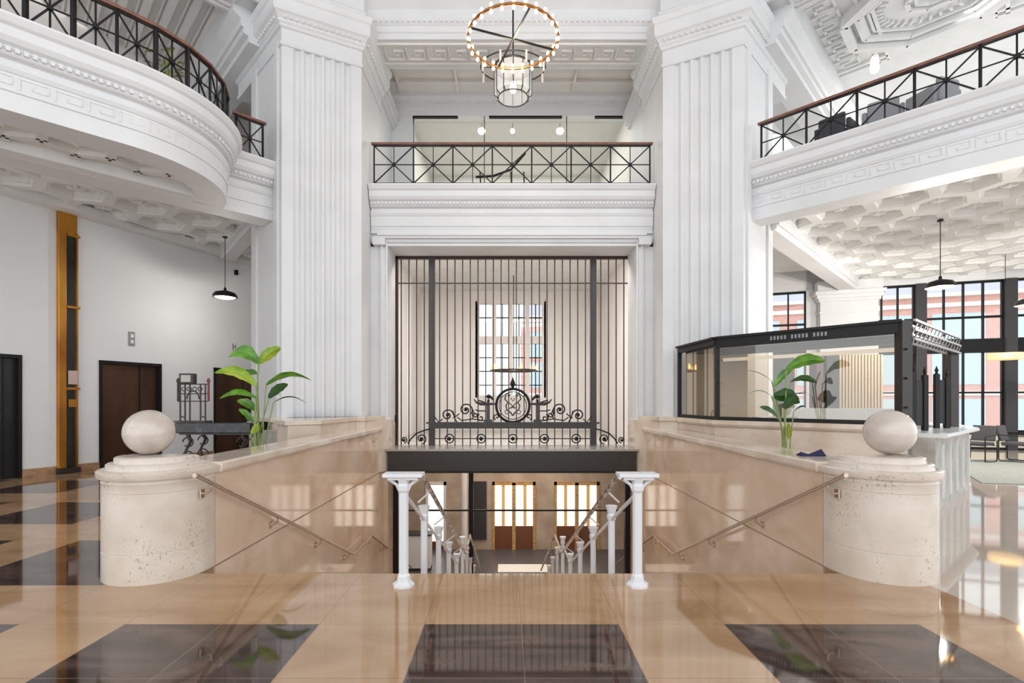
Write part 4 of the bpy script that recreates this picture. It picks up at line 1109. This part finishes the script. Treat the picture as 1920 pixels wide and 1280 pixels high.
for k in range(8):
    a = 2 * PI * (k + .5) / 8; x = lx + .66 * math.cos(a); y = ly + .5 * math.sin(a); m = MB(); m.tube([(x, y, lt - .18), (x, y, lt + .05)], .022, 8); m.build('candle_tube', mat('candle_ivory', (.75, .72, .62), .4) if k == 0 else bpy.data.materials['candle_ivory'], lan)
m = MB(); m.tube([(lx + .66 * math.cos(2 * PI * k / 24), ly + .5 * math.sin(2 * PI * k / 24), lt + .02) for k in range(24)], .014, 6, True)
for a in (0, PI / 2): m.bar((lx + .66 * math.cos(a), ly + .5 * math.sin(a), lt + .02), (lx - .66 * math.cos(a), ly - .5 * math.sin(a), lt + .02), .014)
m.build('outer_ring', BRONZEG, lan)
point_light((chx, chy, chz - .2), 60)

# ------------------------------------------------------------------ pendants
def pendant(x, y, ztop, zs, r, label, inner, pw=150, group=None):
    e = empty('pendant_lamp', (x, y, ztop), 0, label, 'lamp', group)
    m = MB(); m.lathe([(.06, ztop - .03), (.06, ztop)], (x, y, 0), 12); m.build('canopy', IRON, e)
    m = MB(); m.tube([(x, y, ztop), (x, y, zs + .18)], .009, 6); m.build('cord', IRON, e)
    m = MB(); m.lathe([(.02, zs + .26), (.035, zs + .22), (.03, zs + .19), (.12, zs + .16), (r * .78, zs + .13), (r * .95, zs + .07), (r, zs), (r * .97, zs), (r * .9, zs + .06), (r * .7, zs + .11), (.03, zs + .14)], (x, y, 0), 28); m.build('lamp_shade', IRON, e, True)
    m = MB(); m.lathe([(r * .88, zs + .05), (r * .8, zs + .005), (r * .4, zs - .02), (.01, zs - .025)], (x, y, 0), 24); m.build('diffuser', inner, e, True)
    point_light((x, y, zs - .16), pw, (1, .95, .88), .05)
p = P(422, 447, 12.7); pendant(p.x, p.y, 5.74, P(0, 558, 12.7).z, .29, 'black dome pendant lamp hanging in the elevator lobby', BULBD := mat('soft_diffuser', (.9, .88, .84), .5, emit=(1, .93, .85), es=1.0), 60)
p = P(1763, 415, 11.3); pendant(p.x, p.y, 5.66, P(0, 539, 11.3).z, .28, 'black dome pendant lamp with gold inside in front of the lounge windows', GOLDIN, 420)
p = P(1932, 560, 11.8); pendant(p.x, p.y, 5.66, P(0, 572, 11.8).z, .28, 'black pendant lamp cut by the right edge', GOLDIN, 420)
for x, y, lab in ((-11.8, 6.2, 'added fill lamp shaped as a black dome pendant, unseen beyond the left edge'),): 
    pendant(x, y, 5.74, 4.2, .29, lab, BULBD, 480)  # unseen pendant added to brighten the elevator lobby
p = P(1885, 668, 14.0)
e = empty('drum_pendant', (p.x, 14.0, 5.66), 0, 'flat amber drum pendant low in front of the lounge windows', 'lamp'); m = MB(); m.lathe([(.36, p.z - .09), (.38, p.z), (.36, p.z + .09)], (p.x, 14.0, 0), 28); m.build('lamp_shade', mat('amber_drum', (.8, .5, .2), .5, emit=(1, .62, .25), es=.8), e, True)
m = MB(); m.tube([(p.x, 14, p.z + .09), (p.x, 14, 5.66)], .008, 6); m.build('cord', IRON, e)
p = P(1640, 120, 12.5); e = empty('gallery_pendant', (p.x, 12.5, 10.2), 0, 'small white shaded light in the upper right gallery', 'lamp'); m = MB(); m.lathe([(.06, p.z + .2), (.09, p.z + .1), (.10, p.z - .1), (.08, p.z - .2)], (p.x, 12.5, 0), 14); m.build('lamp_shade', BULBD, e, True); m = MB(); m.lathe([(.06, p.z + .2), (.05, p.z + .3)], (p.x, 12.5, 0), 10); m.tube([(p.x, 12.5, p.z + .3), (p.x, 12.5, 10.2)], .01, 6); m.build('stem', IRON, e)

# ------------------------------------------------------------------ brass mail chute, signs on the elevator wall
s0, s1 = ws(105), ws(141)
e = empty('mail_chute', (*wxy((s0 + s1) / 2, 0), 0), 0, 'tall brass and black glass mail chute running up the elevator wall', 'mail chute')
def wb(m, a, b, n0, n1, z0, z1): m.prism([wxy(a, n0), wxy(b, n0), wxy(b, n1), wxy(a, n1)], z0, z1)
m = MB(); wb(m, s0, s0 + .15, 0, .09, .12, 5.7); wb(m, s0, s1, 0, .08, 5.25, 5.72); m.build('brass_casing', BRASS, e, bevel=.01)
m = MB(); wb(m, s0 + .15, s1, 0, .07, .12, 5.25); m.build('glass_front', BLACKG, e)
m = MB(); wb(m, s1 - .03, s1, 0, .11, .12, 5.3); m.build('side_strip', BRASS, e)
for z in (5.2, 3.62, 1.83): m = MB(); wb(m, s0 + .15, s1 + .03, 0, .13, z, z + .05); m.build('brass_band', BRASS, e)
m = MB(); wb(m, s0 + .17, s1 - .02, .09, .13, 1.95, 2.25); m.build('collection_plate', mat('pinkish_plate', (.6, .45, .4), .4), e)
m = MB(); wb(m, s0 + .17, s1 - .02, .09, .12, 1.45, 1.62); m.build('mail_slot', BRASS, e)
m = MB(); wb(m, s0 - .02, s1 + .02, 0, .17, .0, .12); m.build('foot_plinth', BRONZE, e)
m = MB(); wb(m, s0 - .02, s1 + .04, 0, .16, 5.72, 5.78); m.build('top_cap', BRONZE, e)
for px, y0, y1, lab, wd in ((246, 622, 648, 'small grey floor indicator above the middle elevator door', .13), (438, 644, 656, 'small dark floor indicator above the door behind the plant', .10)):
    c = wpt(px); sc = (c - W0).dot(WLD); m = MB(); wb(m, sc - wd / 2, sc + wd / 2, 0, .03, P(0, y1, c.y).z, P(0, y0, c.y).z)
    e = empty('floor_indicator', (*wxy(sc, 0), 2.8), 0, lab, 'sign'); m.build('plate', mat('indicator_grey', (.28, .28, .28), .4), e)
    m = MB(); zc_ = P(0, (y0 + y1) / 2, c.y).z
    for dz in (.07, -.07): wb(m, sc - wd / 4, sc + wd / 4, .03, .036, zc_ + dz - .04, zc_ + dz + .04)
    m.build('display', PAPER, e)
c = wpt(441); sc = (c - W0).dot(WLD); m = MB(); zz = P(0, 511, c.y).z; wb(m, sc - .04, sc + .04, 0, .08, zz - .07, zz + .07); tag(m.build('wall_sensor', IRON), 'tiny black device high on the elevator wall near the pendant', 'sensor')

# ------------------------------------------------------------------ check-writing desk with bronze stand
DY = 9.6; dq = DY / F
def dx(px): return (px - PX) * dq
def dz(py): return EYE + (PY - py) * dq
e = empty('marble_writing_desk', (dx(400), DY, 0), 0, 'black marble topped writing desk on scrolled bronze legs behind the left newel', 'desk')
m = MB(); m.box(dx(327), dx(470), DY, DY + .75, dz(812), dz(792)); m.build('desk_top', BLKMAR, e, bevel=.015)
m = MB(); m.box(dx(333), dx(466), DY + .04, DY + .7, dz(815), dz(812)); m.build('desk_apron', BRONZE, e)
for px in (345, 448):
    m = MB(); x = dx(px); zt = dz(815)
    for yy in (DY + .12, DY + .6):
        m.tube([(x, yy, 0), (x - .06, yy, .08), (x + .05, yy, .3), (x - .05, yy, .6), (x + .05, yy, .8), (x, yy, zt)], [.04, .03, .022, .022, .03, .04], 8)
        for k in range(3): m.tube([(x + .10 * math.cos(a) * (1 if k % 2 else -1), yy, .25 + k * .27 + .09 * math.sin(a)) for a in [PI * 1.7 * j / 14 for j in range(15)]], .014, 6)
    m.bar((x, DY + .12, .12), (x, DY + .6, .12), .04); m.build('scrolled_leg', BRONZE, e, True)
e2 = empty('bronze_calendar_stand', (dx(363), DY + .3, dz(792)), 0, 'ornate bronze stand with lattice uprights and a small box on the black desk', 'stand')
SY = DY + .3
m = MB(); zb = dz(790)
def sx(px): return (px - PX) * SY / F
def sz(py): return EYE + (PY - py) * SY / F
for px in (338, 347, 356, 376, 385): m.bar((sx(px), SY, zb), (sx(px), SY, sz(720)), .022)
for py in (720, 738, 752): m.bar((sx(334), SY, sz(py)), (sx(390), SY, sz(py)), .022)
for a in (343, 381):
    m.tube([(sx(a) + .05 * math.cos(t), SY, sz(776) + .06 * math.sin(t)) for t in [PI + PI * j / 10 for j in range(11)]], .012, 6)
m.tube([(sx(362) + .12 * math.cos(t), SY, sz(748) + .16 * math.sin(t)) for t in [PI * j / 14 for j in range(15)]], .015, 6)
for k in range(4):
    m.tube([(sx(345 + 10 * k) + .04 * math.cos(t), SY, sz(729) + .04 * math.sin(t)) for t in [2 * PI * j / 12 for j in range(12)]], .009, 6, True)
m.build('lattice_frame', BRONZEG, e2, True)
for q, px in ((0, 334), (1, 391)):
    m = MB(); m.bar((sx(px), SY, sz(752)), (sx(px), SY, sz(716)), .03); m.lathe([(.03, 0), (.035, .03), (.01, .08)], (sx(px), SY, sz(716)), 8); m.build('side_bracket', BRONZE if q == 0 else mat('reddish_bronze', (.2, .03, .03), .4), e2, True)
m = MB(); m.box(sx(339), sx(366), SY - .06, SY + .06, sz(719), sz(700)); m.build('box', BRONZE, e2, bevel=.01)
m = MB(); m.box(sx(343), sx(361), SY - .065, SY - .058, sz(716), sz(703)); m.build('box_dial', GREYS, e2)
m = MB(); m.box(sx(333), sx(392), SY - .12, SY + .12, dz(792), dz(792) + .025); m.build('base', BRONZE, e2)

# ------------------------------------------------------------------ low marble wall left of the stair (mirror of the booth base)
LA = [(-3.1, 11.3), (-3.30, 8.9), (-3.72, 8.52), (-4.05, 8.85), (-4.4, 10.2), (-3.4, 11.3)]
m = MB(); m.prism(LA, 0, 1.17); m.prism([(x - .03 if x < -3.5 else x + .03, y - (.04 if y < 9.5 else 0)) for x, y in LA], 1.17, 1.25)
m.struct('wall_low_left', COPE, 'low beige marble block beside the left fluted pier', 'wall', bevel=.008)
m = MB(); m.prism([(-3.9, 8.9), (-4.75, 9.75), (-4.6, 9.9), (-3.75, 9.05)], 0, 1.02); m.struct('wall_low_dark', GREYS, 'lower grey-brown stone wall behind the left plant', 'wall')

# ------------------------------------------------------------------ glass booth on marble base
BL, BA, BB, BR = (3.62, 10.50), (3.74, 8.9), (5.50, 6.95), (8.05, 9.07)
def offs(pts, o):
    V = [Vector(p) for p in pts]; out = []
    for i, p in enumerate(V):
        d0 = (V[i] - V[i - 1]).normalized() if i else (V[1] - V[0]).normalized(); d1 = (V[i + 1] - V[i]).normalized() if i < len(V) - 1 else d0
        n0 = Vector((-d0.y, d0.x)); n1 = Vector((-d1.y, d1.x))
        # towards camera: test
        nn = (n0 + n1) / (1 + n0.dot(n1))
        out.append((p.x - nn.x * o, p.y - nn.y * o))
    return out
base = [BL, BA, BB]
# orientation: BL->BA->BB, outside lies on the right-hand side of travel? (travel -Y then +X-Y); outside is west/south-west
pth = [BL, BA, BB]
d = Vector(BB) - Vector(BA)
m = MB(); m.sweep(pth, [(-.3, 0), (.08, 0), (.08, .1), (.05, .12), (.05, 1.12), (.10, 1.15), (.12, 1.18), (.12, 1.25), (-.3, 1.25)])
m.struct('wall_low_right', COPE, 'low beige marble wall carrying the black framed glass booth', 'wall', bevel=.004)
BZ0, BZ1 = 1.25, 2.70
booth = empty('glass_booth', (4.6, 8.0, 1.25), 0, 'black framed glass teller booth standing on the low marble wall', 'booth')
m = MB()
for p in (BL, BA): m.prism([(p[0] - .035, p[1] - .035), (p[0] + .035, p[1] - .035), (p[0] + .035, p[1] + .035), (p[0] - .035, p[1] + .035)], BZ0, BZ1)
m.build('slim_post', IRON, booth)
def rotpost(p, w_, z0, z1):
    m = MB(); a = PI / 4; pts = [(p[0] + w_ * math.cos(a + PI / 2 * k), p[1] + w_ * math.sin(a + PI / 2 * k)) for k in range(4)]; m.prism(pts, z0, z1); return m
rotpost(BB, .10, BZ0, BZ1).build('corner_post', BRONZEG, booth)
rotpost(BR, .10, 1.12, BZ1).build('rear_post', BRONZEG, booth)
def fr2(a, b, z0, z1, o0, o1):
    mm = MB(); mm.sweep([a, b], [(o0, z0), (o1, z0), (o1, z1), (o0, z1)]); return mm
for a, b, nm in ((BL, BA, 'left'), (BA, BB, 'front')):
    fr2(a, b, BZ0, BZ0 + .06, -.03, .03).build('sill_frame', IRON, booth)
    fr2(a, b, BZ1 - .17 if nm == 'front' else BZ1 - .12, BZ1, -.04, .05).build('fascia', IRON, booth)
    fr2(a, b, BZ1 - .02, BZ1 + .02, -.06, .09).build('crown', IRON, booth)
    fr2(a, b, BZ0 + .05, BZ1 - .16, -.005, .005).build('glass_pane', GLASSB, booth)
fr2(BA, BB, BZ1 - .40, BZ1 - .345, -.28, -.22).build('light_strip', mat('cream_strip', (.75, .66, .52), .4, emit=(1, .85, .65), es=.35), booth)
fr2(BA, BB, BZ1 - .30, BZ1 - .18, -.2, -.12).build('inner_valance', BRONZEG, booth)
# faint raised lettering plate on the fascia (illegible in the photograph)
Va, Vb = Vector(BA), Vector(BB); dd = (Vb - Va).normalized(); nn = Vector((dd.y, -dd.x))
m = MB()
for k in range(16):
    if k in (5, 11): continue
    p = Va + dd * (.92 + k * .052) + nn * .052; m.bar((p.x, p.y, BZ1 - .12), (p.x, p.y, BZ1 - .06), .03, .008, up=(nn.x, nn.y, 0))
m.build('raised_lettering', mat('dull_silver', (.25, .24, .25), .4, .6), booth)
# roof canopy truss on the right side
m = MB()
for o in (-.05, .12): 
    a = Vector(BB); b = Vector(BR); d2 = (b - a).normalized(); n2 = Vector((d2.y, -d2.x)); a2 = a + n2 * o; b2 = b + n2 * o
    for z in (BZ1, BZ1 - .13, BZ1 - .26): m.bar((a2.x, a2.y, z), (b2.x, b2.y, z), .03)
    for k in range(14):
        p = a2.lerp(b2, k / 14); q = a2.lerp(b2, (k + 1) / 14); m.bar((p.x, p.y, BZ1 - .26), (q.x, q.y, BZ1 - .13), .016); m.bar((p.x, p.y, BZ1 - .13), (q.x, q.y, BZ1), .012)
m.build('lattice_truss', mat('silver_lattice', (.30, .30, .30), .4, .5), booth)
# studs on the posts
m = MB()
for p in (BA, BB):
    for z in (1.5, 1.9, 2.3): m.lathe([(.001, -.02), (.02, 0), (.001, .02)], (p[0] - .03, p[1] - .09, z), 8)
m.build('stud', IRON, booth)
# wicket screens behind the corner
for i, (px0, px1, yy) in enumerate(((1712, 1734, 7.9), (1756, 1775, 8.6))):
    e = empty('wicket_post', ((px0 + 10 - PX) * yy / F, yy, 1.12), 0, ['nearer pair of pointed black wicket posts on the white counter', 'farther pair of pointed black wicket posts on the white counter'][i], 'wicket', 'wicket posts on the white counter')
    for j, px in enumerate((px0, px1)):
        x = (px - PX) * yy / F; zt = P(0, 697 + i * 4 + j * 6, yy).z; m = MB(); m.box(x - .035, x + .035, yy - .03, yy + .03, 1.12, zt); m.lathe([(.03, zt), (.015, zt + .03), (.03, zt + .06), (.002, zt + .14)], (x, yy, 0), 8); m.build('spear_post', IRON, e)
    m = MB(); x0 = (px0 - PX) * yy / F; x1 = (px1 - PX) * yy / F; m.box(x0, x1, yy - .008, yy + .008, 1.2, P(0, 712, yy).z); m.build('mesh_panel', GREYP, e)

# white counter to the right of the booth
e = empty('white_counter', (7.6, 9.0, 0), 0, 'white stone counter running back from the right ball newel', 'counter')
cpth = [(6.0, 7.35), (8.0, 9.0), (9.2, 10.9)]
m = MB(); m.sweep(cpth, [(-.05, 0), (.22, 0), (.22, 1.06), (-.05, 1.06)]); m.build('body', GREYS, e)
m = MB(); m.sweep(cpth, [(-.2, 1.06), (.34, 1.06), (.36, 1.08), (.34, 1.12), (-.2, 1.12)]); m.build('worktop', WHITEC, e)
for k in range(5):
    m = MB(); p = Vector(cpth[0]).lerp(Vector(cpth[1]), .15 + k * .2); d2 = (Vector(cpth[1]) - Vector(cpth[0])).normalized(); n2 = Vector((d2.y, -d2.x)); q = p + n2 * .235; m.bar((q.x, q.y, .15), (q.x, q.y, .95), .06, .03, up=(n2.x, n2.y, 0)); m.build('pilaster_strip', WHITEC, e)
e = empty('white_monitor', (8.05, 9.2, 1.12), 0, 'small white screen standing on the end of the white counter', 'monitor'); m = MB(); m.box(7.98, 8.1, 9.2, 9.24, 1.2, 1.42); m.build('screen', PAPER, e); m = MB(); m.box(8.02, 8.06, 9.21, 9.23, 1.12, 1.2); m.build('stand', PAPER, e)

# interior of the booth seen through the glass: back counter, slatted screen, dark cabinets
e = MB(); e.sweep([(5.95, 10.75), (8.3, 9.9)], [(-.3, 0), (.1, 0), (.1, 1.43), (-.3, 1.43)]); tag(e.build('back_counter', WHITEC), 'long white back counter inside the glass booth', 'counter')
def zbox(name, px0, px1, py0, yy, mt, lab, cat, dep=.3):
    m = MB(); m.box((px0 - PX) * yy / F, (px1 - PX) * yy / F, yy, yy + dep, 0, P(0, py0, yy).z); o = m.build(name, mt); return tag(o, lab, cat)
e = empty('slatted_screen', ((1615 - PX) * 12.5 / F, 12.5, 0), 0, 'tan vertical slat screen seen through the booth glass', 'screen')
for k in range(14):
    x = (1576 + k * 6 - PX) * 12.5 / F; m = MB(); m.box(x - .022, x + .022, 12.5, 12.56, 0, P(0, 664, 12.5).z); m.build('slat', TAN, e)
m = MB(); m.box((1574 - PX) * 12.5 / F, (1657 - PX) * 12.5 / F, 12.55, 12.6, 0.05, P(0, 666, 12.5).z - .03); m.build('backing', CREAM, e)
zbox('dark_cabinet', 1550, 1573, 664, 12.3, DARKP, 'tall dark cabinet left of the tan slat screen', 'cabinet')
zbox('dark_partition', 1446, 1490, 664, 12.0, GREYP, 'dark grey partition seen behind the right plant', 'partition')
zbox('brown_pillar', 1531, 1544, 668, 12.3, mat('brown_pillar', (.10, .06, .05), .5), 'slim dark brown pillar behind the booth glass', 'pillar')
e = MB(); e.sweep([(3.72, 10.42), (4.74, 9.91), (5.55, 10.72)], [(0, 1.26), (.03, 1.26), (.03, 2.58), (0, 2.58)]); tag(e.build('beige_reflection_panel', mat('beige_reflection_panel', (.52, .42, .30), .5)), 'added panels coloured as a beige reflection in the left part of the glass booth', 'panel')  # tint of a glass reflection put into panels added before the pier
m = MB(); m.prism([(3.70, 10.35), BA, BB, (6.25, 7.65), (5.3, 9.8), (4.78, 9.82)], BZ1 - .16, BZ1 - .10); m.build('roof', DARKP, booth)
# ------------------------------------------------------------------ lounge: rug, chairs
m = MB(); m.prism([(9.1, 9.6), (16, 8.3), (18, 13.2), (11.6, 13.3)], 0, .02); tag(m.build('rug', RUG), 'large grey green rug on the lounge floor', 'rug')
def chair(x, y, rz, lab):
    e = empty('desk_chair', (x, y, .02), rz, lab, 'chair', 'lounge chairs by the windows')
    M = e.matrix_world
    m = MB(M); m.box(-.25, .25, -.25, .25, .42, .50); m.build('seat', CHGREY, e, bevel=.02)
    m = MB(M); m.add([(x_, y_, z_) for x_, y_, z_ in [(-.25, .22, .52), (.25, .22, .52), (.25, .30, .52), (-.25, .30, .52), (-.24, .30, .92), (.24, .30, .92), (.24, .36, .92), (-.24, .36, .92)]], [(0, 1, 2, 3), (4, 7, 6, 5), (0, 4, 5, 1), (2, 6, 7, 3), (1, 5, 6, 2), (0, 3, 7, 4)]); m.build('backrest', CHGREY, e, bevel=.02)
    for q in (-1, 1):
        m = MB(M); m.tube([(q * .28, .27, .68), (q * .28, -.2, .66), (q * .28, -.24, .62), (q * .28, -.24, .02), (q * .28, .24, .015), (q * .28, .28, .06), (q * .28, .28, .55)], .014, 6); m.build('side_frame', IRON, e)
    m = MB(M); m.bar((-.28, -.2, .42), (.28, -.2, .42), .02); m.bar((-.28, .2, .42), (.28, .2, .42), .02); m.build('cross_rail', IRON, e)
p = P(1832, 862, 13.0); chair(p.x, 13.0, -1.2, 'black framed grey chair nearer the booth by the windows')
p = P(1908, 864, 12.9); chair(p.x, 12.9, .5, 'grey chair at the right edge by the windows')
# gallery furniture
def armchair(x, y, rz, mt, lab):
    e = empty('gallery_armchair', (x, y, HF), rz, lab, 'armchair', 'armchairs on the upper right gallery'); M = e.matrix_world
    m = MB(M); m.box(-.24, .24, -.24, .24, .25, .42); m.build('seat', mt, e, bevel=.04)
    m = MB(M); m.box(-.24, .24, .2, .29, .3, .72); m.build('backrest', mt, e, bevel=.05)
    for q in (-1, 1): m = MB(M); m.box(q * .28 - .04, q * .28 + .04, -.24, .26, .2, .58); m.build('armrest', mt, e, bevel=.03)
    for a in (-.24, .24):
        for b in (-.2, .22): m = MB(M); m.bar((a, b, 0), (a, b, .22), .03); m.build('leg', IRON, e)
q = dg(1, 1.25, -.75); armchair(*q, 2.2, CHGREY, 'dark grey armchair nearest the pier behind the upper right railing')
q = dg(1, 1.98, -.8); armchair(*q, 2.5, LGREY, 'light grey armchair, second from the pier behind the upper right railing')
q = dg(1, 2.7, -.7); armchair(*q, 3.4, LGREY, 'light grey armchair, farthest from the pier behind the upper right railing')
e = empty('black_speaker_cabinet', (*dg(-1, 4.3, .9), HF), -PI / 4, 'black box cabinet behind the railing of the rounded balcony', 'cabinet'); M = e.matrix_world
m = MB(M); m.box(-.2, .2, -.15, .15, 0.02, .8); m.build('body', IRON, e, bevel=.01); m = MB(M); m.box(-.17, .17, -.16, -.15, .1, .75); m.build('door', DARKP, e)
e.location.z = HF
# ------------------------------------------------------------------ plants
def leaf(m, a, b, wd, sag=.08, fold=.35, n=10, roll=0):
    a = Vector(a); b = Vector(b); d = b - a; L = d.length; d.normalize()
    side_v = d.cross(Vector((0, 0, 1)))
    if side_v.length < .2: side_v = Vector((0, 1, 0))
    side_v.normalize(); up = side_v.cross(d).normalized()
    sv = side_v * math.cos(roll) + up * math.sin(roll); uv = up * math.cos(roll) - side_v * math.sin(roll)
    vs = []; fs = []
    for i in range(n + 1):
        t = i / n; c = a + d * L * t + Vector((0, 0, 1)) * sag * math.sin(PI * t) - Vector((0, 0, 1)) * sag * .6 * t * t
        ww = wd * (math.sin(PI * min(1, t * .93 + .05)) ** .7) * .5
        if i == n: ww = .002
        wv = 1 + .08 * math.sin(t * 23)
        vs += [c - sv * ww * wv + uv * ww * fold, c - sv * ww * .5 + uv * ww * fold * .62, c, c + sv * ww * .5 + uv * ww * fold * .62, c + sv * ww * wv + uv * ww * fold]
    for i in range(n):
        for k in range(4): fs.append((i * 5 + k, i * 5 + k + 1, (i + 1) * 5 + k + 1, (i + 1) * 5 + k))
    return m.add(vs, fs)
def plant(label, Y, basepx, leaves, potx):
    e = empty('potted_plant', ((basepx - PX) * Y / F, Y, 0), 0, label, 'plant')
    bx = (basepx - PX) * Y / F
    m = MB(); m.lathe([(.20, 0), (.22, .02), (.27, .42), (.29, .46), (.26, .46), (.25, .42)], (bx, Y, 0), 28); m.build('pot', POT, e, True)
    m = MB(); m.lathe([(.25, .41), (.24, .43)], (bx, Y, 0), 20); m.build('soil', SOIL, e)
    for i, (x0, y0, x1, y1, wd, mt, dy, sag, roll) in enumerate(leaves):
        a = P(x0, y0, Y + dy * .4); b = P(x1, y1, Y + dy)
        m = MB(); leaf(m, a, b, wd, sag, .30, 12, roll); o = m.build('leaf', mt, e, True)
        k = (i % 4 - 1.5) * .035
        m = MB(); st0 = Vector((bx + k, Y + ((i * 37) % 5 - 2) * .02, .42)); md = st0.lerp(a, .6) + Vector(((st0.x - a.x) * .25, 0, .0))
        m.tube([st0, st0.lerp(md, .5), md, a], [.016, .014, .010, .008], 6); m.build('stem', STEMM, e, True)
plant('tall green bird of paradise plant behind the left stair wall', 7.6, 484, [
    (486, 681, 428, 661, .24, LEAF, -.2, .10, 1.0), (484, 681, 526, 649, .17, LEAFY, .1, .02, 1.1), (480, 722, 402, 692, .22, LEAFY, -.3, .08, .8),
    (499, 722, 584, 706, .15, LEAF, .1, .10, .5), (504, 746, 540, 718, .16, LEAFD, .15, .02, .9), (480, 746, 411, 742, .14, LEAF, -.3, .07, .7),
    (482, 770, 445, 748, .13, LEAF, .1, .03, 1.0), (513, 754, 576, 751, .05, LEAFD, .2, .08, .4), (470, 812, 486, 794, .11, LEAFY, -.2, 0, 1.3), (476, 790, 448, 765, .09, LEAF, .2, .02, 1.0),
    (482, 700, 455, 702, .12, LEAF, .25, .02, 1.0)], 0)
plant('darker green bird of paradise plant behind the right stair wall', 7.3, 1475, [
    (1474, 694, 1548, 672, .20, LEAF, -.2, .06, 1.0), (1452, 724, 1486, 690, .16, LEAF, .1, .02, 1.2), (1447, 714, 1400, 692, .04, LEAFD, .2, .03, .3),
    (1446, 742, 1404, 734, .04, LEAFD, .2, .05, .3), (1482, 716, 1532, 714, .12, LEAFD, .1, .05, .8), (1450, 742, 1500, 752, .22, LEAFD, -.1, .04, 1.1),
    (1464, 792, 1424, 760, .14, LEAFD, -.2, .04, .9), (1488, 772, 1510, 760, .06, LEAFD, .1, .02, .8), (1476, 822, 1478, 792, .15, LEAFY, -.2, 0, 1.2), (1470, 766, 1496, 742, .15, LEAFD, -.2, .02, 1.0)], 0)
# green tree-like plant on the left upper balcony
bxy = dg(-1, 1.9, .75)
e = empty('balcony_plant', (*bxy, HF), 0, 'green leafy plant behind the curved railing of the rounded balcony', 'plant')
m = MB(); m.lathe([(.14, HF), (.18, HF + .3), (.16, HF + .3)], (*bxy, 0), 16); m.build('pot', POT, e, True)
m = MB()
for k in range(46):
    a = random.uniform(0, 2 * PI); r = random.uniform(.02, .22); z = HF + random.uniform(.35, 1.0); c = Vector((bxy[0] + r * math.cos(a), bxy[1] + r * math.sin(a), z)); leaf(m, c, c + Vector((math.cos(a) * .12, math.sin(a) * .12, random.uniform(-.12, .12))), .07, .02, .3, 4)
m.build('foliage', mat('pale_foliage', (.30, .34, .10), .6), e)
m = MB(); m.tube([(*bxy, HF + .28), (*bxy, HF + .9)], .012, 6); m.build('stem', STEMM, e)
# crumpled navy cloth on the right coping
p = (SX1 + .2, 5.4, 1.0)
m = MB(); m.add([(p[0] - .12, p[1] - .05, 1.002), (p[0] + .14, p[1] - .06, 1.002), (p[0] + .12, p[1] + .12, 1.002), (p[0] - .10, p[1] + .1, 1.002), (p[0] - .10, p[1], 1.045), (p[0] - .02, p[1], 1.02), (p[0] + .12, p[1], 1.075)], [(0, 1, 2, 3), (0, 5, 4), (0, 1, 5), (1, 6, 5), (3, 4, 5), (3, 5, 2), (2, 5, 6), (1, 2, 6), (0, 4, 3)])
tag(m.build('folded_cloth', NAVY), 'small navy cloth lying on the right coping next to the newel', 'cloth')
